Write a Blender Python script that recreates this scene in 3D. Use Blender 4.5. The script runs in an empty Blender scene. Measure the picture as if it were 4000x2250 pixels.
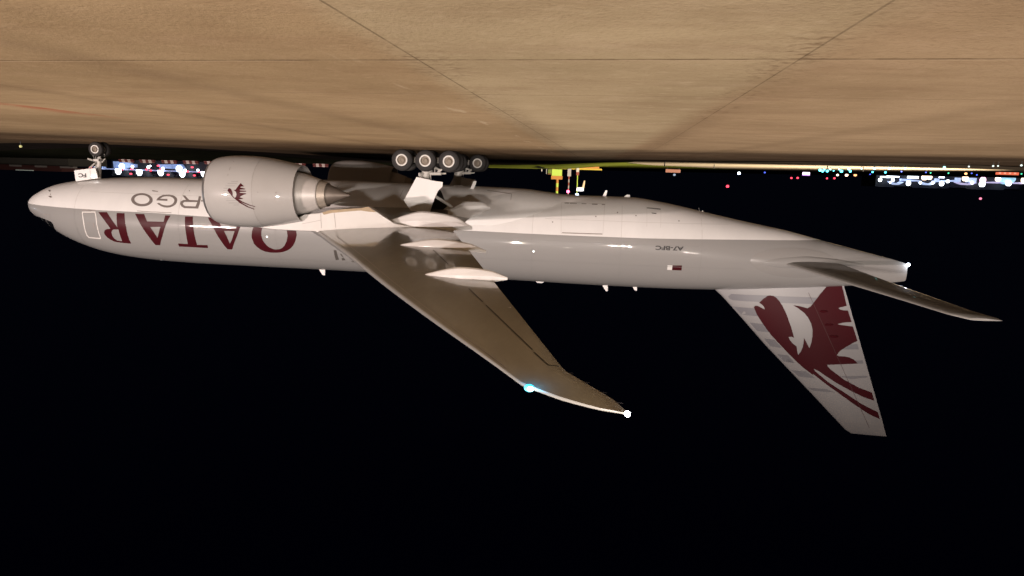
import bpy, math, random
import numpy as np
from mathutils import Matrix, Vector
from mathutils.geometry import delaunay_2d_cdt

# ------------------------------------------------------------------ camera, sky, floodlights
SC = bpy.context.scene
COL = SC.collection
random.seed(7)

CAM_POS = Vector((-41.8523, -49.1705, 0.9372))
CAM_R = Vector((0.9934, -0.1101, 0.0315)); CAM_F = Vector((0.1034, 0.9804, 0.1677)).normalized()
CAM_R = (CAM_R - CAM_F * CAM_R.dot(CAM_F)).normalized(); CAM_U = CAM_R.cross(CAM_F)
cam = bpy.data.cameras.new('camera'); cam_ob = bpy.data.objects.new('camera', cam); COL.objects.link(cam_ob)
cam.sensor_fit = 'HORIZONTAL'; cam.sensor_width = 36.0; cam.lens = 2754.19 * 36.0 / 4000.0
cam.clip_start = 0.1; cam.clip_end = 5000
# the photograph is upside down: the camera is held rolled by half a turn
rx, uy, bz = -CAM_R, -CAM_U, -CAM_F
cam_ob.matrix_world = Matrix(((rx.x, uy.x, bz.x, CAM_POS.x), (rx.y, uy.y, bz.y, CAM_POS.y), (rx.z, uy.z, bz.z, CAM_POS.z), (0, 0, 0, 1)))
SC.camera = cam_ob

W = bpy.data.worlds.new('World'); SC.world = W; W.use_nodes = True
wb = W.node_tree.nodes['Background']
wb.inputs[1].default_value = 0.0022
# night sky: black overhead, the towns' faint glow low down
wt_ = W.node_tree; tcw = wt_.nodes.new('ShaderNodeTexCoord'); spw = wt_.nodes.new('ShaderNodeSeparateXYZ'); crw = wt_.nodes.new('ShaderNodeValToRGB')
wt_.links.new(tcw.outputs['Generated'], spw.inputs[0]); wt_.links.new(spw.outputs[2], crw.inputs[0]); wt_.links.new(crw.outputs[0], wb.inputs[0])
crw.color_ramp.elements[0].position = 0.0; crw.color_ramp.elements[0].color = (.30, .42, 1.0, 1)
crw.color_ramp.elements[1].position = .45; crw.color_ramp.elements[1].color = (.06, .07, .50, 1)

SC.view_settings.view_transform = 'Standard'; SC.view_settings.look = 'None'
SC.view_settings.exposure = 0.0; SC.view_settings.gamma = 1.0

def flood(az, el, dist, E, radius, color=(1.0, .85, .72), target=(-32, -3, 5), cone=34, profile=None, blend=.5):
    """Apron floodlight, or a lamp added like one: azimuth from the aircraft's beam towards its nose, elevation, distance, irradiance at its target.
    profile: the lamp's own distribution, (tangent above its axis, strength) from low to high."""
    a, e = math.radians(az), math.radians(el)
    t = Vector(target); d = Vector((math.sin(a) * math.cos(e), -math.cos(a) * math.cos(e), math.sin(e)))
    l = bpy.data.lights.new('floodlight', 'SPOT'); o = bpy.data.objects.new('floodlight', l); COL.objects.link(o)
    o.location = t + d * dist
    o.rotation_euler = (-d).to_track_quat('-Z', 'Y').to_euler()
    l.energy = E * 4 * math.pi * dist * dist; l.color = color; l.shadow_soft_size = radius
    l.spot_size = math.radians(cone); l.spot_blend = blend
    if profile:
        l.use_nodes = True; nt = l.node_tree; em = nt.nodes['Emission']
        # slope of the beam that leaves the lamp, from level: rise over run, less that of the lamp's axis
        gm = nt.nodes.new('ShaderNodeNewGeometry'); sp = nt.nodes.new('ShaderNodeSeparateXYZ'); nt.links.new(gm.outputs['Incoming'], sp.inputs[0])
        mt = lambda op, a, b: (lambda nd: ([nt.links.new(v, nd.inputs[i]) if hasattr(v, 'is_output') else setattr(nd.inputs[i], 'default_value', v) for i, v in enumerate((a, b))], setattr(nd, 'operation', op), nd.outputs[0])[2])(nt.nodes.new('ShaderNodeMath'))
        run = mt('POWER', mt('ADD', mt('MULTIPLY', sp.outputs[0], sp.outputs[0]), mt('MULTIPLY', sp.outputs[1], sp.outputs[1])), .5)
        rise = mt('ADD', mt('DIVIDE', sp.outputs[2], run), math.tan(e))
        lo, hi = profile[0][0], profile[-1][0]; top = max(p[1] for p in profile)
        mr = nt.nodes.new('ShaderNodeMapRange'); mr.inputs[1].default_value = lo; mr.inputs[2].default_value = hi; nt.links.new(rise, mr.inputs[0])
        cr = nt.nodes.new('ShaderNodeValToRGB'); cr.color_ramp.interpolation = 'EASE'; nt.links.new(mr.outputs[0], cr.inputs[0])
        el_ = cr.color_ramp.elements
        for i, (p, v) in enumerate(profile):
            q = (p - lo)/(hi - lo); x = el_[0] if i == 0 else (el_[len(el_)-1] if i == len(profile) - 1 else el_.new(q))
            x.position = q; x.color = (v/top, v/top, v/top, 1)
        ml = nt.nodes.new('ShaderNodeMath'); ml.operation = 'MULTIPLY'; ml.inputs[1].default_value = top; nt.links.new(cr.outputs[0], ml.inputs[0])
        nt.links.new(ml.outputs[0], em.inputs['Strength'])
    return o
HIGH = lambda dist: [(-.12, 1.0), (-.006*290/dist, 1.0), (.015*290/dist, .88), (.030*290/dist, .45), (.052*290/dist, .16), (.12*290/dist, .06)]
for az_ in (31.0, 32.2, 33.4):
    flood(az_, 7.0, 290, 0.68, 0.9, (1.0, .80, .735), profile=HIGH(290))
for az_ in (-5.5, -7.0, -8.5):
    flood(az_, 5.9 + .2*az_ + 1.4, 250, 0.32, 0.9, (1.0, .87, .79), profile=HIGH(250))
for az_ in (-22.4, -24.4):
    flood(az_, 5.1, 280, 0.31, 0.9, (1.0, .87, .79), profile=HIGH(280))
flood(4.6, 11.0, 220, 0.42, 0.8, (1.0, .87, .79), profile=HIGH(220))
# lamp added unseen behind the camera: brightens the concrete, shaped to miss the aircraft
flood(0, 25, 80, 6.0, 0.9, (1.0, .87, .72), target=(-37.5, -29, 0), cone=48, blend=1.0, profile=[(-.35, .42), (-.12, .70), (.0, 1.0), (.055, 1.25), (.072, .95), (.100, .02), (.2, 0)])
# weak bluish lamps read off small highlights on the skin; then the mast by the far taxiway, out of the picture beyond the tail
for az_, el_n in ((46, 5.0), (53, 4.8), (97, 7.6)):
    flood(az_, el_n, 260, 0.035, 0.35, (.80, .90, 1.0), profile=HIGH(260))
flood(-48, 22, 55, 12.5, 0.5, (1.0, .88, .70), target=(-60, 66, 0), cone=84, blend=1.0)

# ------------------------------------------------------------------ helpers
def pchip(xs, ys):
    xs = np.asarray(xs, float); ys = np.asarray(ys, float); h = np.diff(xs); d = np.diff(ys) / h
    m = np.zeros_like(ys)
    for i in range(1, len(xs) - 1):
        if d[i-1] * d[i] > 0:
            w1 = 2*h[i] + h[i-1]; w2 = h[i] + 2*h[i-1]; m[i] = (w1 + w2) / (w1 / d[i-1] + w2 / d[i])
    m[0] = d[0]; m[-1] = d[-1]
    def f(x):
        x = min(max(float(x), xs[0]), xs[-1]); i = int(np.clip(np.searchsorted(xs, x) - 1, 0, len(xs) - 2))
        t = (x - xs[i]) / h[i]
        return float(ys[i]*(2*t**3-3*t**2+1) + h[i]*m[i]*(t**3-2*t**2+t) + ys[i+1]*(-2*t**3+3*t**2) + h[i]*m[i+1]*(t**3-t**2))
    return f
def S(t):
    t = min(max(t, 0.0), 1.0); return t*t*(3 - 2*t)
def lerp(a, b, t): return a + (b - a) * t
def interp(x, xs, ys): return float(np.interp(x, xs, ys))

class MB:
    """Collects shapes for one mesh object."""
    def __init__(s): s.v = []; s.f = []; s.m = []
    def add(s, vs, fs, mi=0):
        o = len(s.v); s.v += [tuple(map(float, v)) for v in vs]
        for k, fc in enumerate(fs):
            s.f.append([i + o for i in fc]); s.m.append(mi[k] if isinstance(mi, (list, tuple)) else mi)
        return s
    def box(s, x0, x1, y0, y1, z0, z1, mi=0):
        return s.add([(x0,y0,z0),(x1,y0,z0),(x1,y1,z0),(x0,y1,z0),(x0,y0,z1),(x1,y0,z1),(x1,y1,z1),(x0,y1,z1)],
                     [(0,3,2,1),(4,5,6,7),(0,1,5,4),(1,2,6,5),(2,3,7,6),(3,0,4,7)], mi)
    def loft(s, rings, mi=0, close=True, cap0=True, cap1=True):
        n = len(rings[0]); vs = [v for r in rings for v in r]; fs = []; ms = []
        for i in range(len(rings) - 1):
            for j in range(n if close else n - 1):
                k = (j + 1) % n
                fs.append((i*n+j, i*n+k, (i+1)*n+k, (i+1)*n+j)); ms.append(mi(i, j) if callable(mi) else mi)
        if cap0: fs.append(tuple(range(n-1, -1, -1))); ms.append(mi(0, 0) if callable(mi) else mi)
        if cap1: fs.append(tuple((len(rings)-1)*n + j for j in range(n))); ms.append(mi(len(rings)-2, 0) if callable(mi) else mi)
        return s.add(vs, fs, ms)
    def rev(s, prof, c, axis='x', n=48, mi=0, caps=True):
        """prof: (distance along the axis, radius, [material]) round an axis through c."""
        rings = []
        for p in prof:
            r = []
            for j in range(n):
                a = 2*math.pi*j/n
                if axis == 'x': r.append((c[0]+p[0], c[1]+p[1]*math.cos(a), c[2]+p[1]*math.sin(a)))
                elif axis == 'y': r.append((c[0]+p[1]*math.cos(a), c[1]+p[0], c[2]+p[1]*math.sin(a)))
                else: r.append((c[0]+p[1]*math.cos(a), c[1]+p[1]*math.sin(a), c[2]+p[0]))
            rings.append(r)
        ms = (lambda i, j: prof[i][2]) if len(prof[0]) > 2 else mi
        return s.loft(rings, ms, cap0=caps and prof[0][1] > 1e-4, cap1=caps and prof[-1][1] > 1e-4)
    def tube(s, pts, r, n=10, mi=0):
        pts = [Vector(p) for p in pts]; rings = []
        for i, p in enumerate(pts):
            d = (pts[min(i+1, len(pts)-1)] - pts[max(i-1, 0)]).normalized()
            q = d.to_track_quat('Z', 'Y'); rr = r[i] if isinstance(r, (list, tuple)) else r
            rings.append([p + q @ Vector((rr*math.cos(2*math.pi*j/n), rr*math.sin(2*math.pi*j/n), 0)) for j in range(n)])
        return s.loft(rings, mi)
    def prism_xz(s, poly, y0, y1, mi=0):
        n = len(poly)
        vs = [(x, y0, z) for x, z in poly] + [(x, y1, z) for x, z in poly]
        fs = [tuple(range(n)), tuple(range(2*n-1, n-1, -1))] + [(i, n+i, n+(i+1) % n, (i+1) % n) for i in range(n)]
        return s.add(vs, fs, mi)
    def ball(s, c, r, n=12, mi=0, sx=1, sy=1, sz=1):
        rings = []
        for i in range(1, n // 2):
            t = math.pi*i/(n//2)
            rings.append([(c[0]+sx*r*math.sin(t)*math.cos(2*math.pi*j/n), c[1]+sy*r*math.sin(t)*math.sin(2*math.pi*j/n), c[2]-sz*r*math.cos(t)) for j in range(n)])
        return s.loft(rings, mi)
    def build(s, name, mats, parent=None, smooth=True, angle=32):
        me = bpy.data.meshes.new(name); me.from_pydata(s.v, [], s.f)
        mats = mats if isinstance(mats, (list, tuple)) else [mats]
        for m in mats: me.materials.append(m)
        me.polygons.foreach_set('material_index', s.m)
        me.update()
        import bmesh
        bm = bmesh.new(); bm.from_mesh(me); bmesh.ops.recalc_face_normals(bm, faces=bm.faces); bm.to_mesh(me); bm.free()
        if smooth:
            me.polygons.foreach_set('use_smooth', [True]*len(me.polygons)); me.set_sharp_from_angle(angle=math.radians(angle))
        o = bpy.data.objects.new(name, me); COL.objects.link(o)
        if parent is not None: attach(o, parent)
        return o
def attach(o, parent):
    o.parent = parent
    # parts are modelled in place, so every part's own world matrix is the identity
    o.matrix_parent_inverse = Matrix.Translation(-parent.location) if parent.parent is None else Matrix.Identity(4)
def empty(name, loc, parent=None):
    o = bpy.data.objects.new(name, None); COL.objects.link(o); o.empty_display_size = .5
    o.location = loc
    return o
def tag(o, label=None, cat=None, group=None, kind=None):
    if label: o['label'] = label
    if cat: o['category'] = cat
    if group: o['group'] = group
    if kind: o['kind'] = kind
    return o

# ------------------------------------------------------------------ materials
def pmat(name, col, rough=.5, metal=0, coat=0, spec=.5, noise=0, nscale=3, emit=None, estr=0, stretch=(1,1,1), coat_r=.04):
    m = bpy.data.materials.new(name); m.use_nodes = True; nt = m.node_tree; b = nt.nodes['Principled BSDF']
    b.inputs['Base Color'].default_value = (*col, 1); b.inputs['Roughness'].default_value = rough; b.inputs['Metallic'].default_value = metal
    b.inputs['Coat Weight'].default_value = coat; b.inputs['Coat Roughness'].default_value = coat_r; b.inputs['Specular IOR Level'].default_value = spec
    if noise:
        tc = nt.nodes.new('ShaderNodeTexCoord'); mp = nt.nodes.new('ShaderNodeMapping'); mp.inputs['Scale'].default_value = stretch
        nz = nt.nodes.new('ShaderNodeTexNoise'); nz.inputs['Scale'].default_value = nscale; nz.inputs['Detail'].default_value = 6; nz.inputs['Roughness'].default_value = .65
        mx = nt.nodes.new('ShaderNodeMix'); mx.data_type = 'RGBA'
        mx.inputs[6].default_value = (*[c*(1-noise) for c in col], 1); mx.inputs[7].default_value = (*[min(1, c*(1+noise)) for c in col], 1)
        nt.links.new(tc.outputs['Object'], mp.inputs[0]); nt.links.new(mp.outputs[0], nz.inputs['Vector'])
        nt.links.new(nz.outputs[0], mx.inputs[0]); nt.links.new(mx.outputs[2], b.inputs['Base Color'])
    if emit:
        b.inputs['Emission Color'].default_value = (*emit, 1); b.inputs['Emission Strength'].default_value = estr
        m.cycles.emission_sampling = 'NONE'
    return m
M = {}
M['white'] = pmat('white_paint', (.84, .83, .81), .34, coat=.4, spec=.18, noise=.085, nscale=.9, stretch=(.9,1,.35))
M['grey'] = pmat('silver_grey_paint', (.325, .320, .310), .34, coat=.5, spec=.18, noise=.05, nscale=.7, stretch=(.3,1,1))
M['fin'] = pmat('fin_paint', (.37, .366, .37), .34, coat=.5, noise=.04, nscale=.7)
M['stripe'] = pmat('fin_stripe_paint', (.235, .235, .255), .34, coat=.5)
M['burgundy'] = pmat('burgundy_paint', (.066, .0085, .0125), .36, coat=.3, spec=.08)
M['title'] = pmat('title_grey_paint', (.21, .18, .165), .4, coat=.3)
M['black'] = pmat('black_marking', (.018, .015, .015), .5)
M['flagw'] = pmat('flag_white', (.85, .84, .82), .4)
M['line'] = pmat('panel_gap', (.33, .30, .28), .6)
M['wing'] = pmat('wing_grey_paint', (.25, .247, .215), .35, coat=.9, coat_r=.07, noise=.36, nscale=.9, stretch=(1, .35, 1))
M['slat'] = pmat('leading_edge_metal', (.31, .305, .29), .32, metal=.0)
M['nacelle'] = pmat('nacelle_paint', (.46, .448, .43), .36, coat=.55, spec=.2, noise=.04, nscale=.8)
M['nacelle2'] = pmat('reverser_paint', (.435, .42, .40), .36, coat=.55, spec=.2, noise=.05, nscale=.9)
M['lip'] = pmat('polished_lip', (.55, .54, .53), .3, metal=.8)
M['core'] = pmat('core_cowl_metal', (.58, .55, .52), .42, metal=.15, noise=.12, nscale=1.5, stretch=(.4, 1, 1))
M['nozzle'] = pmat('heat_stained_nozzle', (.42, .37, .31), .45, metal=.35, noise=.3, nscale=3)
M['plug'] = pmat('exhaust_plug_metal', (.20, .17, .145), .5, metal=.5, noise=.2, nscale=3)
M['dark'] = pmat('dark_cavity', (.012, .011, .011), .8)
M['tyre'] = pmat('tyre_rubber', (.022, .020, .019), .75, noise=.25, nscale=5)
M['rim'] = pmat('wheel_rim_paint', (.72, .70, .66), .4)
M['hub'] = pmat('brake_metal', (.20, .165, .125), .5, metal=.2, noise=.3, nscale=8)
M['gear'] = pmat('gear_paint', (.52, .50, .46), .4, coat=.2, noise=.12, nscale=5)
M['glass'] = pmat('cockpit_glass', (.010, .011, .012), .08, coat=1)
M['seal'] = pmat('pale_outline', (.85, .82, .78), .4)
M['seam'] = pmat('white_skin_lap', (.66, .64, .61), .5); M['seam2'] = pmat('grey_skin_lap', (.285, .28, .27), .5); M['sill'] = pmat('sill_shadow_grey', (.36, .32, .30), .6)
M['soot'] = pmat('scorched_fairing', (.34, .25, .14), .5, noise=.35, nscale=2.5)

# ------------------------------------------------------------------ ground
def zt(x, y):
    lvl = .0107*(x + 31.78)
    w = max(S((-36 - x)/12)*S((y + 30)/25), S((y - 12)/30))
    return lvl*w + 1.0*S((y - 14)/45)*S((x + 48)/14)*(1 - S((y - 90)/80))
EX = [-260,-120,-78,-65,-57,-49,-41,-34,-20,-12,-6,0,8,18,40,120,300]
EY = [60,25,13.5,6,9,17,22,25.5,26.5,25,19,10.5,12.5,18,30,70,150]
def edge(x): return interp(x, EX, EY)

class N:
    """Small wrapper for node maths."""
    def __init__(s, nt): s.nt = nt
    def n(s, t, **k):
        nd = s.nt.nodes.new(t)
        for a, b in k.items(): setattr(nd, a, b)
        return nd
    def put(s, sock, v):
        if hasattr(v, 'is_output'): s.nt.links.new(v, sock)
        else: sock.default_value = v
    def m(s, op, *a):
        nd = s.n('ShaderNodeMath', operation=op)
        for i, v in enumerate(a): s.put(nd.inputs[i], v)
        return nd.outputs[0]
    def ss(s, v, a, b):
        nd = s.n('ShaderNodeMapRange', interpolation_type='SMOOTHSTEP')
        s.put(nd.inputs[0], v); nd.inputs[1].default_value = a; nd.inputs[2].default_value = b
        return nd.outputs[0]
    def noise(s, vec, scale, det=5, rough=.6, stretch=None):
        if stretch:
            mp = s.n('ShaderNodeMapping'); mp.inputs['Scale'].default_value = stretch; s.put(mp.inputs[0], vec); vec = mp.outputs[0]
        nd = s.n('ShaderNodeTexNoise'); s.put(nd.inputs['Vector'], vec); nd.inputs['Scale'].default_value = scale
        nd.inputs['Detail'].default_value = det; nd.inputs['Roughness'].default_value = rough
        return nd.outputs[0]
    def mix(s, f, a, b, mode='MIX'):
        nd = s.n('ShaderNodeMix', data_type='RGBA', blend_type=mode)
        s.put(nd.inputs[0], f)
        for i, v in ((6, a), (7, b)): s.put(nd.inputs[i], (*v, 1) if isinstance(v, tuple) and len(v) == 3 else v)
        return nd.outputs[2]

def rough_mat(name):
    m = bpy.data.materials.new(name); m.use_nodes = True; nt = m.node_tree
    nt.nodes.remove(nt.nodes['Principled BSDF'])
    d = nt.nodes.new('ShaderNodeBsdfDiffuse'); d.inputs['Roughness'].default_value = .0
    nt.links.new(d.outputs[0], nt.nodes['Material Output'].inputs[0])
    return m, N(nt), d

def concrete_material():
    m, k, d = rough_mat('worn_concrete')
    pos = k.n('ShaderNodeNewGeometry').outputs['Position']
    sp = k.n('ShaderNodeSeparateXYZ'); k.put(sp.inputs[0], pos); X, Y = sp.outputs[0], sp.outputs[1]
    big = k.noise(pos, .18, 4); mid = k.noise(pos, 1.3, 6, .65); streak = k.noise(pos, 1.0, 6, .7, (.45, 1.3, 1)); fine = k.noise(pos, 22, 4, .7); spk = k.noise(pos, 9, 3, .6)
    c = k.mix(k.ss(big, .3, .7), (.275, .210, .134), (.395, .310, .205))
    c = k.mix(k.m('MULTIPLY', k.ss(streak, .45, .75), .50), c, (.235, .160, .104))
    c = k.mix(k.m('MULTIPLY', k.ss(mid, .50, .78), .38), c, (.43, .335, .24))
    c = k.mix(k.m('MULTIPLY', k.ss(fine, .45, .75), .42), c, (.19, .132, .085))
    c = k.mix(k.m('MULTIPLY', k.ss(k.noise(pos, 5.5, 5, .75), .50, .74), .40), c, (.46, .37, .26))
    lum = lambda v: v
    # lens falloff painted into the colour: slab rows at both sides darker and redder
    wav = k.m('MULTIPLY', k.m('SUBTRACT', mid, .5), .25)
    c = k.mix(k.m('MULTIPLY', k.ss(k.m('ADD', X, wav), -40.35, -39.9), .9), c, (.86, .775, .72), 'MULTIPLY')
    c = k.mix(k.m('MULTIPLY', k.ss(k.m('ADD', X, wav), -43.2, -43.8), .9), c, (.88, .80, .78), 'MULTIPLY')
    # pale worn strip beside the joint, then the joints themselves with grime beside them
    pale = k.m('ABSOLUTE', k.m('SUBTRACT', X, -39.55)); pale = k.m('MULTIPLY', k.m('SUBTRACT', 1.0, k.ss(pale, .03, .16)), k.ss(k.noise(pos, .9, 4, .6, (3, .5, 1)), .50, .66))
    c = k.mix(k.m('MULTIPLY', pale, .45), c, (.50, .40, .29))
    for x0, y0, slope, wid, dark, halo, soft in ((-40.22, -44.96, -.0125, .010, .52, .6, 0), (-43.40, -44.96, -.041, .009, .42, .55, 0), (-36.75, -42.0, .02, .003, .05, .42, 1), (-46.9, -40, -.03, .003, .05, .36, 1), (-33.0, -34, .08, .014, .30, .40, 1), (-40.35, -38, .0, .003, .0, .42, 2), (-43.75, -38, -.02, .003, .0, .42, 2)):
        off = k.m('ABSOLUTE', k.m('SUBTRACT', k.m('SUBTRACT', X, x0), k.m('MULTIPLY', k.m('SUBTRACT', Y, y0), slope)))
        wob = k.m('ADD', off, k.m('MULTIPLY', k.m('SUBTRACT', mid, .5), .55))
        gate = k.m('MULTIPLY', k.ss(mid, .10, .75), k.ss(Y, -40.5, -35.0) if soft == 2 else 1.0) if soft else k.m('MULTIPLY', k.ss(spk, .42, .80), k.ss(k.noise(pos, .5, 4, .7), .38, .62))
        h = k.m('MULTIPLY', k.m('SUBTRACT', 1.0, k.ss(wob, .02, .62 if soft else .60)), k.m('MULTIPLY', gate, halo*(1.0 if soft else 1.7)))
        c = k.mix(h, c, (.15, .10, .064))
        j = k.m('MULTIPLY', k.m('SUBTRACT', 1.0, k.ss(k.m('ADD', off, k.m('MULTIPLY', k.m('SUBTRACT', fine, .5), .012)), wid*.6, wid*1.4)), k.m('MULTIPLY', k.ss(k.noise(pos, 1.7, 3, .6), .25, .5), dark))
        c = k.mix(j, c, (.04, .026, .018))
    # scattered oil spots and scuffs
    c = k.mix(k.m('MULTIPLY', k.ss(k.noise(pos, 3.2, 5, .75), .64, .78), .45), c, (.13, .09, .06))
    c = k.mix(k.m('MULTIPLY', k.ss(k.noise(pos, .55, 5, .7, (.35, 1.6, 1)), .52, .72), .32), c, (.21, .145, .095))
    # cross joints
    for y0, slope, wid, dark in ((-42.72, .115, .024, .85), (-39.75, .10, .022, .34), (-33.0, .4, .03, .16), (-36.6, .12, .03, .1)):
        s_ = k.m('SUBTRACT', k.m('SUBTRACT', Y, y0), k.m('MULTIPLY', k.m('ADD', X, 41.0), slope))
        near = k.m('MULTIPLY', k.m('SUBTRACT', 1.0, k.ss(k.m('ABSOLUTE', k.m('ADD', s_, k.m('ADD', wid*1.5, k.m('MULTIPLY', k.m('SUBTRACT', spk, .5), .05)))), wid*.5, wid*2.2)), k.m('MULTIPLY', k.ss(mid, .3, .6), dark))
        c = k.mix(near, c, (.12, .08, .05))
        lit = k.m('MULTIPLY', k.m('SUBTRACT', 1.0, k.ss(k.m('ABSOLUTE', k.m('SUBTRACT', s_, wid*.6)), wid*.2, wid*.7)), k.m('MULTIPLY', k.ss(streak, .35, .6), dark*.7))
        c = k.mix(lit, c, (.55, .43, .31))
    # worn red paint line beyond the nose side
    ro = k.m('SUBTRACT', k.m('SUBTRACT', X, -30.52), k.m('MULTIPLY', k.m('ADD', Y, 36.45), .11))
    band = k.m('MULTIPLY', k.ss(ro, -.01, .02), k.m('SUBTRACT', 1.0, k.ss(ro, .16, .95)))
    band = k.m('MULTIPLY', band, k.m('SUBTRACT', 1.0, k.ss(Y, -34.0, -31.0)))
    c = k.mix(k.m('MULTIPLY', band, k.m('MULTIPLY', k.ss(mid, .3, .65), .75)), c, (.30, .075, .045))
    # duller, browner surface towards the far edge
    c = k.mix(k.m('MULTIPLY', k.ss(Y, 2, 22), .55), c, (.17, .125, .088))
    k.put(d.inputs['Color'], c)
    bp = k.n('ShaderNodeBump'); bp.inputs['Strength'].default_value = .6; bp.inputs['Distance'].default_value = .012
    k.put(bp.inputs['Height'], k.m('ADD', fine, k.m('MULTIPLY', mid, .5))); k.put(d.inputs['Normal'], bp.outputs[0])
    return m
def simple_ground(name, c0, c1, scale, stretch=None):
    m, k, d = rough_mat(name)
    pos = k.n('ShaderNodeNewGeometry').outputs['Position']
    a = k.noise(pos, scale, 6, .7, stretch); b = k.noise(pos, scale*7, 4, .7)
    c = k.mix(k.ss(a, .3, .7), c0, c1); c = k.mix(k.m('MULTIPLY', k.ss(b, .4, .8), .5), c, tuple(v*.45 for v in c0))
    k.put(d.inputs['Color'], c)
    return m
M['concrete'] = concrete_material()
M['soil'] = simple_ground('dark_grass', (.020, .022, .014), (.034, .036, .022), .35)
M['verge'] = simple_ground('green_grass', (.15, .175, .020), (.25, .27, .05), .25)
M['asphalt'] = simple_ground('dark_asphalt', (.030, .026, .023), (.045, .038, .034), .5)
M['pale'] = simple_ground('pale_taxiway_concrete', (.40, .32, .22), (.50, .40, .28), .12)

def sheet(name, xs, yf, mat, dz, label=None):
    """Ground sheet over the x values; yf(x) gives the rising y values."""
    mb = MB(); rows = [[(x, y, zt(x, y) + dz) for y in yf(x)] for x in xs]
    mb.loft(rows, close=False, cap0=False, cap1=False)
    o = mb.build(name, mat, smooth=True, angle=60); tag(o, kind='structure'); return o
gx = [-1500,-900,-600,-400,-300,-240,-200,-160,-130,-110,-100] + list(range(-95, 60, 5)) + [60,70,80,95,110,130,160,200,260,340,450,650,1000,1500]
gy = [-300,-200,-120,-80,-60,-45,-35] + list(range(-30, 100, 5)) + [100,110,125,140,160,180,210,250,320,420,600,900,1400,2200]
sheet('ground', gx, lambda x: gy, M['soil'], -.09)
ax = [-260,-200,-150,-120,-100,-90] + list(np.arange(-84, 30, 2.0)) + [30,36,44,55,70,90,120,160,220,300]
def arow(x):
    e = edge(x); return [-300,-160,-100,-70] + [lerp(-55, e, t) for t in np.linspace(0, 1, 44)]
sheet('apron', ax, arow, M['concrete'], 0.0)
sheet('shoulder_pavement', [x for x in ax if x >= -74 and x <= 60], lambda x: [lerp(edge(x) - .4, edge(x) + interp(x, [-74,-50,-40,-20,0,60], [2.5,4.5,11,15,9,5]), t) for t in np.linspace(0, 1, 9)], M['asphalt'], -.030)

def poly_sheet(name, poly, mat, dz, grid=4.0):
    loops = [poly]; vs, fs = cdt(loops, grid)
    mb = MB(); mb.add([(x, y, zt(x, y) + dz) for x, y in vs], fs)
    o = mb.build(name, mat, smooth=True, angle=60); tag(o, kind='structure'); return o
def inside(p, loops):
    c = False
    for L in loops:
        n = len(L); j = n - 1
        for i in range(n):
            xi, yi = L[i]; xj, yj = L[j]
            if (yi > p[1]) != (yj > p[1]) and p[0] < (xj - xi)*(p[1] - yi)/(yj - yi) + xi: c = not c
            j = i
    return c
def cdt(loops, grid):
    """Triangulates the even-odd inside of the loops, with extra points on a grid so that it can follow a curved surface."""
    vs = []; es = []
    for L in loops:
        # split long edges
        LL = []
        for i in range(len(L)):
            a, b = L[i], L[(i+1) % len(L)]; n = max(1, int(math.hypot(b[0]-a[0], b[1]-a[1])/grid))
            LL += [(lerp(a[0], b[0], t/n), lerp(a[1], b[1], t/n)) for t in range(n)]
        o = len(vs); vs += LL; es += [(o+i, o+(i+1) % len(LL)) for i in range(len(LL))]
    x0 = min(v[0] for v in vs); x1 = max(v[0] for v in vs); y0 = min(v[1] for v in vs); y1 = max(v[1] for v in vs)
    gxn = int((x1-x0)/grid); gyn = int((y1-y0)/grid)
    for i in range(1, gxn + 1):
        for j in range(1, gyn + 1):
            p = (x0 + i*grid*.997 - grid*.31, y0 + j*grid*.997 - grid*.27)
            if inside(p, loops): vs.append(p)
    ov, oe, of, *_ = delaunay_2d_cdt([Vector(v) for v in vs], es, [], 0, 1e-5)
    out = [tuple(f) for f in of if inside((sum(ov[i].x for i in f)/3, sum(ov[i].y for i in f)/3), loops)]
    return [(v.x, v.y) for v in ov], out

TAXI = [(-46.5, 27.5), (-51.7, 24.5), (-56.6, 18.5), (-63.0, 13.0), (-66.0, 9.2), (-68.6, 9.8), (-80.5, 20), (-99, 31), (-106, 62), (-103, 150), (-88, 152), (-80, 138), (-69.5, 119), (-61, 92), (-52, 74), (-46.5, 46)]
poly_sheet('taxiway', TAXI, M['pale'], -.050, 6.0)
poly_sheet('grass_verge', [(-26, 42), (-43, 36), (-46.6, 36), (-46.3, 46.5), (-51.7, 74.5), (-60.7, 92.5), (-69.2, 119.5), (-79.7, 138.5), (-83, 150), (-70, 215), (-48, 190), (-36, 120), (-24, 70)], M['verge'], -.045, 6.0)

# ------------------------------------------------------------------ the airliner
D = {}
D['R']=[[(-7.588,4.908),(-8.277,4.886),(-8.728,5.494),(-9.021,5.911),(-9.031,4.911),(-9.625,4.905),(-9.654,5.307),(-9.695,5.9),(-9.686,6.511),(-9.702,7.063),(-9.02,7.05),(-8.457,6.987),(-8.178,6.862),(-7.965,6.675),(-7.851,6.484),(-7.852,6.329),(-7.957,6.17),(-8.176,6.064),(-8.458,6.032),(-8.247,5.702),(-7.909,5.27)],[(-9.073,6.06),(-9.081,6.346),(-9.077,6.657),(-9.081,6.914),(-8.676,6.895),(-8.501,6.725),(-8.439,6.513),(-8.457,6.299),(-8.556,6.141),(-8.718,6.076)]]
D['A']=[[(-10.428,4.91),(-11.099,4.903),(-11.321,5.398),(-12.535,5.376),(-12.664,4.934),(-13.053,4.926),(-12.789,5.366),(-12.605,5.779),(-12.32,6.393),(-11.912,7.074),(-11.563,7.091),(-11.179,6.29),(-10.781,5.556)],[(-11.527,5.778),(-12.289,5.736),(-12.127,6.098),(-11.919,6.533),(-11.698,6.078)]]
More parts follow.
